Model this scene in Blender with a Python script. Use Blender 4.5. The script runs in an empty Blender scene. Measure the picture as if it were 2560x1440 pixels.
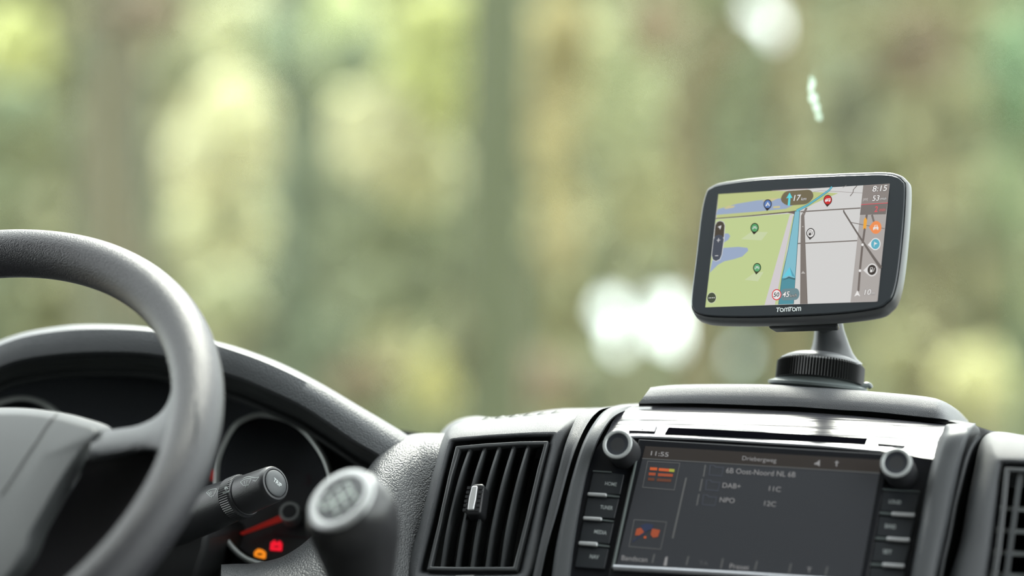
import bpy, bmesh, math, random
from mathutils import Vector, Matrix
random.seed(7)
PI = math.pi
S = bpy.context.scene
COL = S.collection

# ------------------------------------------------------------------ camera
FPX = 5760.0                       # focal length in pixels of the 2560 px wide frame (81 mm on 36 mm)
CAM = Vector((0, 0, 1.75))
YAW, PITCH = math.radians(14), math.radians(2)
cd = bpy.data.cameras.new('camera'); cam = bpy.data.objects.new('camera', cd); COL.objects.link(cam)
cam.location = CAM
cam.rotation_euler = (PI / 2 + PITCH, 0, YAW)
cd.sensor_width = 36; cd.lens = FPX / 2560 * 36
cd.clip_start = 0.05; cd.clip_end = 400
FOCUS = 1.492
cd.dof.use_dof = True; cd.dof.focus_distance = FOCUS; cd.dof.aperture_fstop = 2.05
S.camera = cam
RM = cam.rotation_euler.to_matrix()
AR, AU, AF = RM @ Vector((1, 0, 0)), RM @ Vector((0, 1, 0)), RM @ Vector((0, 0, -1))
def P(px, py, D):
    """world point seen at a pixel of the photograph, D metres in front of the lens"""
    return CAM + D * AF + (px - 1280) / FPX * D * AR - (py - 720) / FPX * D * AU
def cw(x, y, d): return CAM + x * AR + y * AU + d * AF          # lens-frame metres to world
def cdir(x, y, d): return (x * AR + y * AU + d * AF)

# ------------------------------------------------------------------ world, exposure
S.view_settings.view_transform = 'Standard'; S.view_settings.look = 'None'
S.view_settings.gamma = 1; S.view_settings.use_curve_mapping = False
S.view_settings.exposure = 0.0
w = bpy.data.worlds.new('sky'); S.world = w; w.use_nodes = True
nt = w.node_tree; nt.nodes.clear()
out = nt.nodes.new('ShaderNodeOutputWorld'); bg = nt.nodes.new('ShaderNodeBackground')
tc = nt.nodes.new('ShaderNodeTexCoord'); sx = nt.nodes.new('ShaderNodeSeparateXYZ'); rp = nt.nodes.new('ShaderNodeValToRGB')
nt.links.new(tc.outputs['Generated'], sx.inputs[0]); nt.links.new(sx.outputs['Z'], rp.inputs[0])
rp.color_ramp.elements[0].position = 0.0; rp.color_ramp.elements[0].color = (0.90, 1.0, 0.955, 1)
rp.color_ramp.elements[1].position = 0.3; rp.color_ramp.elements[1].color = (0.95, 0.98, 1.0, 1)
nt.links.new(rp.outputs[0], bg.inputs[0]); nt.links.new(bg.outputs[0], out.inputs[0])
bg.inputs[1].default_value = 4.6
sd = bpy.data.lights.new('sun', 'SUN'); sd.energy = 8.0; sd.angle = math.radians(18); sd.color = (1, 0.97, 0.88)
so = bpy.data.objects.new('sun', sd); COL.objects.link(so); so.rotation_euler = (math.radians(-40), math.radians(-6), 0)
S.cycles.max_bounces = 6; S.cycles.transparent_max_bounces = 12
S.cycles.use_denoising = True; S.cycles.use_adaptive_sampling = True; S.cycles.adaptive_threshold = .02
S.cycles.sample_clamp_indirect = 6

# ------------------------------------------------------------------ materials
def s2l(c):
    return tuple(((v / 255) / 12.92 if v / 255 <= .04045 else ((v / 255 + .055) / 1.055) ** 2.4) for v in c) + (1,)
MATS = {}
def mat(name, col, rough=.5, metal=0.0, bump=None, scale=1000, dist=.0002, spec=.5, emit=None, es=0.0, coat=0.0, var=0.0, stretch=None):
    if name in MATS: return MATS[name]
    m = bpy.data.materials.new(name); m.use_nodes = True; n = m.node_tree; b = n.nodes['Principled BSDF']
    c = tuple(col) + (1,) if len(col) == 3 else col
    b.inputs['Base Color'].default_value = c; b.inputs['Roughness'].default_value = rough
    b.inputs['Metallic'].default_value = metal; b.inputs['Specular IOR Level'].default_value = spec
    b.inputs['Coat Weight'].default_value = coat; b.inputs['Coat Roughness'].default_value = .05
    if emit: b.inputs['Emission Color'].default_value = tuple(emit)[:3] + (1,); b.inputs['Emission Strength'].default_value = es
    t = n.nodes.new('ShaderNodeTexCoord')
    if var:
        nz = n.nodes.new('ShaderNodeTexNoise'); nz.inputs['Scale'].default_value = 35; nz.inputs['Detail'].default_value = 3
        n.links.new(t.outputs['Object'], nz.inputs['Vector'])
        mx = n.nodes.new('ShaderNodeMix'); mx.data_type = 'RGBA'
        mx.inputs['A'].default_value = c; mx.inputs['B'].default_value = tuple(v * (1 + var) for v in c[:3]) + (1,)
        n.links.new(nz.outputs['Fac'], mx.inputs['Factor']); n.links.new(mx.outputs['Result'], b.inputs['Base Color'])
    if bump:
        bp = n.nodes.new('ShaderNodeBump'); bp.inputs['Distance'].default_value = dist; bp.inputs['Strength'].default_value = 1
        if bump == 'voronoi':
            v = n.nodes.new('ShaderNodeTexVoronoi'); v.inputs['Scale'].default_value = scale
            v.feature = 'SMOOTH_F1'; v.inputs['Smoothness'].default_value = .4; o = v.outputs['Distance']
        else:
            v = n.nodes.new('ShaderNodeTexNoise'); v.inputs['Scale'].default_value = scale; v.inputs['Detail'].default_value = 2; o = v.outputs['Fac']
        if stretch:
            mp = n.nodes.new('ShaderNodeMapping'); mp.inputs['Scale'].default_value = stretch
            n.links.new(t.outputs['Object'], mp.inputs['Vector']); n.links.new(mp.outputs[0], v.inputs['Vector'])
        else: n.links.new(t.outputs['Object'], v.inputs['Vector'])
        n.links.new(o, bp.inputs['Height'])
        n.links.new(bp.outputs[0], b.inputs['Normal'])
    MATS[name] = m; return m
G = (.050, .053, .057)
m_fine = mat('fine grained grey plastic', (.058, .062, .068), .48, bump='noise', scale=2600, dist=.0005)
m_smooth = mat('satin grey plastic', (.062, .066, .071), .48, bump='noise', scale=1500, dist=.0001)
m_grain = mat('pebble grained vinyl', (.060, .063, .066), .42, bump='voronoi', scale=900, dist=-.0005)
m_hood = mat('leather grained hood vinyl', (.072, .077, .083), .5, bump='voronoi', scale=1000, dist=-.0003)
m_leather = mat('rim leather', (.035, .035, .040), .42, bump='voronoi', scale=1250, dist=-.0003)
m_dark = mat('dark matt plastic', (.016, .017, .018), .55)
m_black = mat('black recess', (.006, .006, .007), .6)
m_gloss = mat('piano black', (.02, .02, .023), .12, coat=.6)
m_streak = mat('brushed glossy fascia', (.05, .05, .058), .2, spec=.32, bump='noise', scale=60, dist=.0016, stretch=(.12, 1, 2.5))
m_btn = mat('button black', (.018, .021, .025), .38)
m_silver = mat('satin silver', (.55, .58, .58), .35, metal=.8)
m_chrome = mat('bright chrome', (.8, .82, .83), .18, metal=1)
m_white = mat('white print', (.62, .66, .66), .6)
m_print = mat('grey print', (.33, .36, .36), .6)

def emi(name, rgb, k=.92):
    """backlit screen colour given as the sRGB value it shows"""
    key = 'screen ' + name
    if key in MATS: return MATS[key]
    c = s2l(rgb)
    return mat(key, (.01, .01, .01), .25, spec=.25, emit=c, es=k)

# ------------------------------------------------------------------ object helpers
def setp(o, label=None, cat=None, group=None, kind=None):
    if label: o['label'] = label
    if cat: o['category'] = cat
    if group: o['group'] = group
    if kind: o['kind'] = kind
    return o
def thing(name, loc, label, cat, group=None):
    o = bpy.data.objects.new(name, None); COL.objects.link(o); o.location = loc; o.empty_display_size = .05
    return setp(o, label, cat, group)
def org(o):
    return o.location + (org(o.parent) if o.parent else Vector((0, 0, 0)))
def mk(name, bm, mats, parent=None, smooth=True, label=None, bevel=0, seg=2, angle=40, recalc=True, loc=None):
    if recalc: bmesh.ops.recalc_face_normals(bm, faces=bm.faces)
    me = bpy.data.meshes.new(name); o = bpy.data.objects.new(name, me); COL.objects.link(o)
    if parent:
        o.parent = parent; off = org(parent)
    else:
        off = Vector(loc) if loc is not None else Vector((0, 0, 0)); o.location = off
    bmesh.ops.translate(bm, verts=bm.verts, vec=-off)
    for f in bm.faces: f.smooth = smooth
    bm.to_mesh(me); bm.free()
    for m in (mats if isinstance(mats, (list, tuple)) else [mats]): me.materials.append(m)
    if bevel:
        b = o.modifiers.new('b', 'BEVEL'); b.width = bevel; b.segments = seg; b.limit_method = 'ANGLE'; b.angle_limit = math.radians(angle); b.harden_normals = False
    if smooth:
        try:
            me.set_sharp_from_angle(angle=math.radians(angle))
        except Exception: pass
    if label: o['label'] = label
    return o
def cr(pts, n, closed=False):
    """Catmull-Rom through points (any dimension) -> n samples evenly spaced by length"""
    pts = [Vector(p) for p in pts]; k = len(pts); fine = []
    rng = k if closed else k - 1
    for i in range(rng):
        if closed: a, b, c, d = pts[(i - 1) % k], pts[i], pts[(i + 1) % k], pts[(i + 2) % k]
        else: a, b, c, d = pts[max(i - 1, 0)], pts[i], pts[i + 1], pts[min(i + 2, k - 1)]
        if not closed and i == 0: a = 2 * b - c
        if not closed and i == k - 2: d = 2 * c - b
        for s in range(12):
            t = s / 12
            fine.append(.5 * ((2 * b) + (c - a) * t + (2 * a - 5 * b + 4 * c - d) * t * t + (3 * b - a - 3 * c + d) * t ** 3))
    fine.append(pts[0].copy() if closed else pts[-1].copy())
    L = [0]
    for i in range(1, len(fine)): L.append(L[-1] + (fine[i] - fine[i - 1]).length)
    res = []; j = 0; m = n if closed else n - 1
    for q in range(n):
        s = L[-1] * q / m
        while j < len(L) - 2 and L[j + 1] < s: j += 1
        u = (s - L[j]) / max(L[j + 1] - L[j], 1e-12); res.append(fine[j].lerp(fine[j + 1], min(max(u, 0), 1)))
    return res
def grid(bm, rows, closed_u=False, closed_v=False, mi=0):
    vs = [[bm.verts.new(p) for p in r] for r in rows]
    R = len(vs); N = len(vs[0]); fs = []
    for i in range(R if closed_v else R - 1):
        for j in range(N if closed_u else N - 1):
            try:
                f = bm.faces.new((vs[i][j], vs[i][(j + 1) % N], vs[(i + 1) % R][(j + 1) % N], vs[(i + 1) % R][j])); f.material_index = mi; fs.append(f)
            except ValueError: pass
    return vs
def loft(rows, n=60, sub=6, closed_v=False, world=False):
    """rows of traced (px, py, depth) points -> a smooth skinned surface"""
    R = []
    for r in rows:
        r3 = [Vector(p) if world else P(*p) for p in r]
        R.append(cr(r3, n))
    cols = []
    for j in range(n):
        c = [R[i][j] for i in range(len(R))]
        cols.append(cr(c, (len(R)) * sub, closed=closed_v))
    rows2 = [[cols[j][i] for j in range(n)] for i in range(len(cols[0]))]
    bm = bmesh.new(); grid(bm, rows2, closed_v=closed_v)
    if closed_v:
        for e in (0, n - 1):
            vs = [v for v in bm.verts]; ring = [vs[i * n + e] for i in range(len(rows2))]
            try: bm.faces.new(ring)
            except ValueError: pass
    return bm
def rings(bm, rr, cap0=True, cap1=True, mi=0):
    vs = grid(bm, rr, closed_u=True, mi=mi)
    if cap0:
        try: f = bm.faces.new(vs[0]); f.material_index = mi
        except ValueError: pass
    if cap1:
        try: f = bm.faces.new(list(reversed(vs[-1]))); f.material_index = mi
        except ValueError: pass
    return vs
def frame_from(axis, hint=Vector((0, 0, 1))):
    a = axis.normalized(); u = hint.cross(a)
    if u.length < 1e-4: u = Vector((1, 0, 0)).cross(a)
    u.normalize(); return u, a.cross(u), a
def lathe(bm, o, axis, prof, n=48, mi=0, u=None, cap0=True, cap1=True, fn=None):
    """prof = list of (height along axis, radius)"""
    U, V, A = frame_from(axis)
    rr = []
    for h, r in prof:
        rr.append([o + A * h + (U * math.cos(2 * PI * k / n) + V * math.sin(2 * PI * k / n)) * (r if fn is None else fn(h, r, k)) for k in range(n)])
    rings(bm, rr, cap0, cap1, mi)
def tube(bm, pts, r, n=10, closed=False, mi=0):
    pts = [Vector(p) for p in pts]; k = len(pts); rr = []
    pu = None
    for i, p in enumerate(pts):
        t = (pts[(i + 1) % k] - pts[i - 1]) if closed else (pts[min(i + 1, k - 1)] - pts[max(i - 1, 0)])
        t.normalize()
        if pu is None: pu = t.orthogonal().normalized()
        pu = (pu - t * pu.dot(t)).normalized(); v = t.cross(pu)
        R = r(i / (k - 1 if not closed else k)) if callable(r) else r
        rr.append([p + (pu * math.cos(2 * PI * q / n) + v * math.sin(2 * PI * q / n)) * R for q in range(n)])
    if closed:
        # align the last ring with the first
        grid(bm, rr + [rr[0]] if False else rr, closed_u=True, closed_v=True, mi=mi)
    else: rings(bm, rr, mi=mi)
def rnd(poly, r, seg=5):
    """round the corners of a pixel polygon"""
    o = []; k = len(poly)
    for i in range(k):
        a, b, c = Vector(poly[i - 1][:2]), Vector(poly[i][:2]), Vector(poly[(i + 1) % k][:2])
        ra = r[i] if isinstance(r, (list, tuple)) else r
        d1, d2 = (a - b), (c - b); q = min(ra, d1.length * .49, d2.length * .49)
        p, s = b + d1.normalized() * q, b + d2.normalized() * q
        for j in range(seg + 1):
            t = j / seg; o.append(tuple((1 - t) ** 2 * p + 2 * t * (1 - t) * b + t * t * s))
    return o
def ell(cx, cy, a, b, ang=0, n=32, t0=0, t1=2 * PI):
    ca, sa = math.cos(ang), math.sin(ang); o = []
    full = abs(t1 - t0 - 2 * PI) < 1e-6
    for k in range(n):
        t = t0 + (t1 - t0) * k / (n if full else n - 1); x, y = a * math.cos(t), b * math.sin(t)
        o.append((cx + x * ca - y * sa, cy + x * sa + y * ca))
    return o
class Pl:
    """a flat face of a real object, fixed by three points; traced outlines land on it"""
    def __init__(s, a, b, c):
        s.o = a; s.u = (b - a).normalized(); s.n = s.u.cross(c - a).normalized()
        if s.n.dot(CAM - a) < 0: s.n = -s.n
        s.v = s.n.cross(s.u)
        if s.v.dot(AU) < 0: s.v = -s.v
    def at(s, px, py, h=0):
        d = (P(px, py, 1) - CAM); o = s.o + s.n * h
        t = (o - CAM).dot(s.n) / d.dot(s.n); return CAM + d * t
    def prism(s, bm, poly, h0, h1, mi=0, taper=0, holes=None):
        """outline traced on the plane, raised from h0 to h1 along its normal"""
        pts = [s.at(p[0], p[1]) for p in poly]; c = sum(pts, Vector()) / len(pts)
        top = [bm.verts.new(c + (p - c) * (1 - taper) + s.n * h1) for p in pts]
        f = bm.faces.new(top); f.material_index = mi; 
        if abs(h1 - h0) > 1e-9:
            bot = [bm.verts.new(p + s.n * h0) for p in pts]
            for i in range(len(pts)):
                g = bm.faces.new((top[i], top[(i + 1) % len(pts)], bot[(i + 1) % len(pts)], bot[i])); g.material_index = mi
            g = bm.faces.new(list(reversed(bot))); g.material_index = mi
        else: return f
    def flat(s, bm, poly, h, mi=0):
        f = bm.faces.new([bm.verts.new(s.at(p[0], p[1], 0) + s.n * h) for p in poly]); f.material_index = mi
        if f.normal.length == 0: f.normal_update()
        f.normal_update()
        if f.normal.dot(s.n) < 0: f.normal_flip()
    def line(s, bm, pts, wd, h, mi=0, closed=False):
        """a flat stripe wd metres wide along traced pixels"""
        q = [s.at(p[0], p[1]) + s.n * h for p in pts]; k = len(q); L = []; Rr = []
        for i in range(k):
            t = (q[(i + 1) % k] - q[i - 1]) if closed else (q[min(i + 1, k - 1)] - q[max(i - 1, 0)])
            nn = s.n.cross(t.normalized()); ww = wd[i] if isinstance(wd, (list, tuple)) else wd
            L.append(bm.verts.new(q[i] + nn * ww / 2)); Rr.append(bm.verts.new(q[i] - nn * ww / 2))
        for i in range(k if closed else k - 1):
            j = (i + 1) % k; f = bm.faces.new((Rr[i], Rr[j], L[j], L[i])); f.material_index = mi
    def ring_frame(s, bm, outer, inner, h0, h1, mi=0):
        """a frame between two traced outlines with equal point counts"""
        k = len(outer)
        O0 = [s.at(*p[:2]) + s.n * h0 for p in outer]; O1 = [s.at(*p[:2]) + s.n * h1 for p in outer]
        I0 = [s.at(*p[:2]) + s.n * h0 for p in inner]; I1 = [s.at(*p[:2]) + s.n * h1 for p in inner]
        grid(bm, [O0, O1, I1, I0], closed_u=True, closed_v=True, mi=mi)
PXM = 5760 / 1.5          # pixels per metre at the focus distance
_tc = {}
def text_polys(body, bold=False):
    key = body
    if key not in _tc:
        cu = bpy.data.curves.new('t', 'FONT'); cu.body = body; cu.align_x = 'CENTER'; cu.align_y = 'CENTER'; cu.resolution_u = 4
        cu.offset = .012 if bold else 0
        o = bpy.data.objects.new('t', cu); COL.objects.link(o); bpy.context.view_layer.update()
        me = bpy.data.meshes.new_from_object(o.evaluated_get(bpy.context.evaluated_depsgraph_get()))
        xs = [v.co.x for v in me.vertices]; ys = [v.co.y for v in me.vertices]
        cx, cy = (min(xs) + max(xs)) / 2, (min(ys) + max(ys)) / 2; W = max(xs) - min(xs); H = max(ys) - min(ys)
        _tc[key] = ([((v.co.x - cx), (v.co.y - cy)) for v in me.vertices], [tuple(p.vertices) for p in me.polygons], W, H)
        bpy.data.objects.remove(o); bpy.data.curves.remove(cu); bpy.data.meshes.remove(me)
    return _tc[key]
def text_on(bm, pl, body, a, b, h, mi=0, hpx=None, slant=0, up=None, bold=False):
    """write body so that it spans from pixel a to pixel b (its left and right ends at mid height); hpx = cap height in px"""
    V, F, W, H = text_polys(body, bold)
    A, B = pl.at(*a), pl.at(*b); u = B - A; c = (A + B) / 2; sx_ = u.length / W; u.normalize()
    v = pl.n.cross(u)
    if v.dot(AU) < 0: v = -v
    sy = sx_ if hpx is None else (hpx / FPX * (c - CAM).length) / H
    vs = [bm.verts.new(c + u * (x * sx_ + slant * y * sy) + v * (y * sy) + pl.n * h) for x, y in V]
    for f in F:
        try: g = bm.faces.new([vs[i] for i in f]); g.material_index = mi
        except ValueError: pass
def box(bm, lo, hi, mi=0):
    x0, y0, z0 = lo; x1, y1, z1 = hi
    v = [bm.verts.new(p) for p in ((x0, y0, z0), (x1, y0, z0), (x1, y1, z0), (x0, y1, z0), (x0, y0, z1), (x1, y0, z1), (x1, y1, z1), (x0, y1, z1))]
    for f in ((0, 3, 2, 1), (4, 5, 6, 7), (0, 1, 5, 4), (1, 2, 6, 5), (2, 3, 7, 6), (3, 0, 4, 7)):
        g = bm.faces.new([v[i] for i in f]); g.material_index = mi
def lin(x, a, b, va, vb): return va + (vb - va) * (x - a) / (b - a)

def crseg(pts, s, closed=True):
    pts = [Vector(p) for p in pts]; k = len(pts); o = []
    for i in range(k if closed else k - 1):
        a, b, c, d = pts[(i - 1) % k], pts[i], pts[(i + 1) % k], pts[(i + 2) % k]
        if not closed:
            if i == 0: a = 2 * b - c
            if i == k - 2: d = 2 * c - b
        for q in range(s):
            t = q / s
            o.append(.5 * ((2 * b) + (c - a) * t + (2 * a - 5 * b + 4 * c - d) * t * t + (3 * b - a - 3 * c + d) * t ** 3))
    if not closed: o.append(pts[-1])
    return o
FWD = Vector((0, 1, 0))
def linseg(pts, s):
    return [pts[i].lerp(pts[(i + 1) % len(pts)], q / s) for i in range(len(pts)) for q in range(s)]

# ------------------------------------------------------------------ the setting: van cab shell around the dashboard
m_cab = mat('pale cab lining', (.22, .22, .21), .8)
m_door = mat('grey door trim', (.10, .10, .10), .7)
ZC = CAM.z
def struct(name, boxes, m):
    bm = bmesh.new()
    for lo, hi in boxes: box(bm, lo, hi)
    return setp(mk(name, bm, m, smooth=False), kind='structure')
X0, X1, Y0, Y1 = -1.35, .75, -1.4, 2.0
struct('ceiling', [((X0, Y0, ZC + .80), (X1, 1.15, ZC + .84))], m_cab)
struct('floor', [((X0, Y0, ZC - 1.25), (X1, Y1, ZC - 1.21))], m_door)
struct('wall_rear', [((X0, Y0 - .04, ZC - 1.21), (X1, Y0, ZC + .80))], m_cab)
for nm, xa, xb in (('wall_left', X0 - .05, X0), ('wall_right', X1, X1 + .05)):
    yb = .95 if nm == 'wall_left' else .25  # left window opening kept small, out of view, to cut the fill light
    struct(nm, [((xa, Y0, ZC - 1.21), (xb, Y1, ZC - .18)), ((xa, Y0, ZC + .66), (xb, 1.2, ZC + .80)),
                ((xa, Y0, ZC - .18), (xb, yb, ZC + .66))], m_door)
# windscreen
gm = bpy.data.materials.new('clear windscreen glass'); gm.use_nodes = True; n_ = gm.node_tree; n_.nodes.clear()
o_ = n_.nodes.new('ShaderNodeOutputMaterial'); tr = n_.nodes.new('ShaderNodeBsdfTransparent'); gl = n_.nodes.new('ShaderNodeBsdfGlossy'); mx_ = n_.nodes.new('ShaderNodeMixShader')
tr.inputs[0].default_value = (.965, .985, .97, 1); gl.inputs['Roughness'].default_value = .02; mx_.inputs[0].default_value = .025
n_.links.new(tr.outputs[0], mx_.inputs[1]); n_.links.new(gl.outputs[0], mx_.inputs[2]); n_.links.new(mx_.outputs[0], o_.inputs[0])
WA, WB = Vector((0, 2.02, ZC - .14)), Vector((0, 1.17, ZC + .80))        # foot and head of the screen
wn = (WB - WA).cross(Vector((1, 0, 0))).normalized()
bm = bmesh.new(); rr = []
for k in range(13):
    t = k / 12; c = WA.lerp(WB, t); row = []
    for q in range(17):
        x = X0 + (X1 - X0) * q / 16; e = (x - (X0 + X1) / 2) / ((X1 - X0) / 2)
        row.append(Vector((x, c.y - .10 * e * e, c.z)))
    rr.append(row)
grid(bm, rr)
ws = mk('window_1', bm, gm); setp(ws, kind='structure')
sm = ws.modifiers.new('s', 'SOLIDIFY'); sm.thickness = .004
# white droppings stuck on the outside of the windscreen
def on_screen(px, py, off=.006):
    d = P(px, py, 1) - CAM; nrm = wn if wn.dot(d) < 0 else -wn
    e0 = WA + Vector((0, -.012, 0)); t = (e0 - CAM).dot(nrm) / d.dot(nrm); return CAM + d * t - nrm * off * 0
m_drop = bpy.data.materials.new('dried white dropping'); m_drop.use_nodes = True; n_ = m_drop.node_tree; n_.nodes.clear()
o_ = n_.nodes.new('ShaderNodeOutputMaterial'); a_ = n_.nodes.new('ShaderNodeBsdfTranslucent'); b_ = n_.nodes.new('ShaderNodeBsdfDiffuse'); x_ = n_.nodes.new('ShaderNodeMixShader')
a_.inputs[0].default_value = b_.inputs[0].default_value = (.66, .74, .68, 1); x_.inputs[0].default_value = .3
n_.links.new(a_.outputs[0], x_.inputs[1]); n_.links.new(b_.outputs[0], x_.inputs[2]); n_.links.new(x_.outputs[0], o_.inputs[0])
bm = bmesh.new()
rs = random.Random(3)
for px, py, a, b, an in ((2029, 214, 7, 20, .2), (2033, 246, 10, 14, 0), (2041, 270, 8, 14, -.35), (2047, 291, 7, 9, 0), (2027, 196, 3, 6, 0)):
    pts = [on_screen(x, y) for x, y in ell(px, py, a, b, an, 18)]
    pts = [p + (p - sum(pts, Vector()) / 18) * rs.uniform(-.2, .2) for p in pts]
    top = [bm.verts.new(p - FWD * .0012) for p in pts]; bot = [bm.verts.new(p + FWD * .0005) for p in pts]
    bm.faces.new(top); bm.faces.new(list(reversed(bot)))
    for i in range(18): bm.faces.new((top[i], top[(i + 1) % 18], bot[(i + 1) % 18], bot[i]))
setp(mk('bird_dropping', bm, m_drop, smooth=False), 'small white smear of dropping high on the windscreen above the navigator', 'dropping')

# ------------------------------------------------------------------ DASHBOARD
CP = Pl(P(1600, 1100, 1.468), P(2300, 1150, 1.422), P(1530, 1420, 1.432))      # radio console face
def Dc(px, py): return (CP.at(px, py) - CAM).dot(AF)
dash = thing('dashboard', P(1200, 1500, 1.55), 'dark grey moulded van dashboard with arched hood over the instruments', 'dashboard')
# arched hood over the instruments
H0 = [(-140, 905), (-60, 878), (0, 851), (60, 831), (130, 818), (200, 811), (300, 812), (380, 819), (460, 833), (530, 851), (600, 870), (700, 907), (800, 957), (900, 1016), (960, 1051), (1020, 1088), (1070, 1125)]
H3 = [(-140, 1000), (-60, 950), (0, 917), (60, 898), (150, 885), (250, 880), (350, 882), (420, 892), (480, 905), (555, 930), (610, 948), (667, 972), (750, 1011), (819, 1055), (889, 1103), (944, 1135), (1000, 1175)]
def hd(p, q): return [(a[0] * (1 - p) + b[0] * p, a[1] * (1 - p) + b[1] * p) for a, b in zip(H0, H3)]
def hr(x): return min(1, max(0, (x - 600) / 380))
def dh(x): return lin(x, 0, 1000, 1.60, 1.53)
rows = [[(x, y + 60, dh(x) + .35) for x, y in H0],
        [(x, y + 14, dh(x) + .14) for x, y in H0],
        [(x, y + 1, dh(x) + .045) for x, y in H0],
        [(x, y, dh(x) + .008 + .012 * hr(x)) for x, y in hd(.05, 0)],
        [(x, y, dh(x) - .0005 + .010 * hr(x)) for x, y in hd(.18, 0)],
        [(x, y, dh(x) - .0035 + .006 * hr(x)) for x, y in hd(.42, 0)],
        [(x, y, dh(x) - .0045 + .003 * hr(x)) for x, y in hd(.72, 0)],
        [(x, y, dh(x) - .0040) for x, y in hd(.985, 0)],
        [(x, y + 5, dh(x) + .004) for x, y in H3]]
mk('instrument_hood', loft(rows, 110, 5), m_hood, dash)
rows = [[(x, y + 3, dh(x) + .003) for x, y in H3], [(x, y + 12, dh(x) + .02) for x, y in H3], [(x, y + 26, dh(x) + .024) for x, y in H3],
        [(x, y + 29, dh(x) + .034) for x, y in H3], [(x, y + 42, dh(x) + .036) for x, y in H3], [(x, y + 60, dh(x) + .040) for x, y in H3], [(x, y + 63, dh(x) + .13) for x, y in H3]]
mk('hood_lining', loft(rows, 90, 4), mat('dark lining', (.034, .037, .038), .5), dash)
# pebble grained panel wrapping round the cluster
E0 = [(1125, 1084), (1060, 1083), (1020, 1088), (985, 1103), (950, 1135), (925, 1165), (890, 1215), (850, 1270), (810, 1315), (779, 1341), (743, 1370), (696, 1395), (632, 1408), (595, 1409), (570, 1410), (553, 1411)]
E3 = [(1128, 1160), (1112, 1190), (1098, 1230), (1078, 1290), (1062, 1340), (1046, 1400), (1030, 1460), (1020, 1500), (960, 1520), (900, 1530), (840, 1540), (780, 1540), (700, 1540), (610, 1540), (575, 1540), (551, 1540)]
def ee(t): return [(a[0] * (1 - t) + b[0] * t, a[1] * (1 - t) + b[1] * t) for a, b in zip(E0, E3)]
def de(p): return 1.525 - .00016 * max(0, p[1] - 1083) * .8 + .026 * min(1, max(0, (p[0] - 940) / 110))
rows = [[(x + 6, y + 12, de((x, y)) + .14) for x, y in E0],
        [(x, y + 1, de((x, y)) + .03) for x, y in E0],
        [(x, y, de((x, y)) + .006) for x, y in ee(.02)],
        [(x, y, de((x, y)) - .010) for x, y in ee(.12)],
        [(x, y, de((x, y)) - .022) for x, y in ee(.32)],
        [(x, y, de((x, y)) - .028) for x, y in ee(.62)],
        [(x, y, de((x, y)) - .030) for x, y in ee(1)]]
mk('grained_panel', loft(rows, 110, 6), m_grain, dash)
# the two curved ribs left of the radio
kb = [.07, .045, .022, .008, 0, 0, 0, 0, 0]
def rib(name, L, R, lift, m, back=.05, crest=.35, kk=kb, bt=.02):
    Z = lambda p, q: [(a[0] * (1 - q) + b[0] * q, a[1] * (1 - q) + b[1] * q) for a, b in zip(L, R)]
    rows = [[(x, y, Dc(x, y) + back + k) for (x, y), k in zip(L, kk)],
            [(x, y, Dc(x, y) + .006 + k) for (x, y), k in zip(L, kk)],
            [(x, y, Dc(x, y) - lift * .8 + k) for (x, y), k in zip(Z(0, .14), kk)],
            [(x, y, Dc(x, y) - lift + k) for (x, y), k in zip(Z(0, crest), kk)],
            [(x, y, Dc(x, y) - lift * .9 + k) for (x, y), k in zip(Z(0, .85), kk)],
            [(x, y, Dc(x, y) - lift * .3 + k) for (x, y), k in zip(Z(0, .985), kk)],
            [(x, y, Dc(x, y) + bt + k) for (x, y), k in zip(R, kk)]]
    return mk(name, loft(rows, 80, 4), m, dash)
BL = [(1610, 1009), (1548, 1013), (1512, 1027), (1484, 1058), (1456, 1110), (1432, 1183), (1410, 1270), (1389, 1367), (1376, 1460)]
BR_ = [(1610, 1022), (1568, 1027), (1537, 1042), (1515, 1068), (1492, 1112), (1469, 1183), (1450, 1275), (1435, 1367), (1424, 1460)]
rib('console_trim', BL, BR_, .010, m_smooth)
AL = [(1520, 1021), (1474, 1021), (1447, 1034), (1432, 1063), (1413, 1112), (1394, 1183), (1370, 1275), (1348, 1367), (1328, 1460)]
AR_ = [(1600, 1014), (1520, 1019), (1488, 1036), (1462, 1072), (1440, 1122), (1421, 1183), (1396, 1275), (1369, 1367), (1349, 1460)]
rib('console_trim', AL, AR_, -.002, m_fine, bt=.05)
bm = loft([[(x - 14, y, Dc(x, y) + .034 + k) for (x, y), k in zip(AR_, kb)], [(x + 6, y + 2, Dc(x, y) + .034 + k) for (x, y), k in zip(BL, kb)]], 50, 2)
mk('console_groove', bm, m_dark, dash)
# ribs right of the radio
RL = [(2372, 1060), (2364, 1064), (2357, 1080), (2347, 1100), (2330, 1151), (2313, 1220), (2297, 1318), (2283, 1400), (2270, 1470)]
RR = [(2440, 1058), (2436, 1064), (2428, 1078), (2418, 1100), (2403, 1151), (2388, 1220), (2368, 1318), (2350, 1400), (2335, 1470)]
k2 = [.03, .012, .003, 0, 0, 0, 0, 0, 0]
rib('console_trim', RL, RR, .014, m_smooth, crest=.3, kk=k2, bt=.0)
QL = [(2400, 1052), (2440, 1062), (2450, 1082), (2440, 1110), (2424, 1160), (2404, 1230), (2384, 1318), (2366, 1400), (2350, 1470)]
QR = [(2470, 1075), (2474, 1084), (2460, 1105), (2446, 1130), (2430, 1175), (2412, 1240), (2394, 1325), (2378, 1400), (2362, 1470)]
rows = [[(x - 30, y, Dc(x, y) + .02) for x, y in QL], [(x, y, Dc(x, y) + .03) for x, y in QL], [(x, y, Dc(x, y) + .035) for x, y in QR], [(x + 25, y + 4, Dc(x, y) + .05) for x, y in QR]]
mk('console_groove', loft(rows, 50, 3), m_dark, dash)
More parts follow.
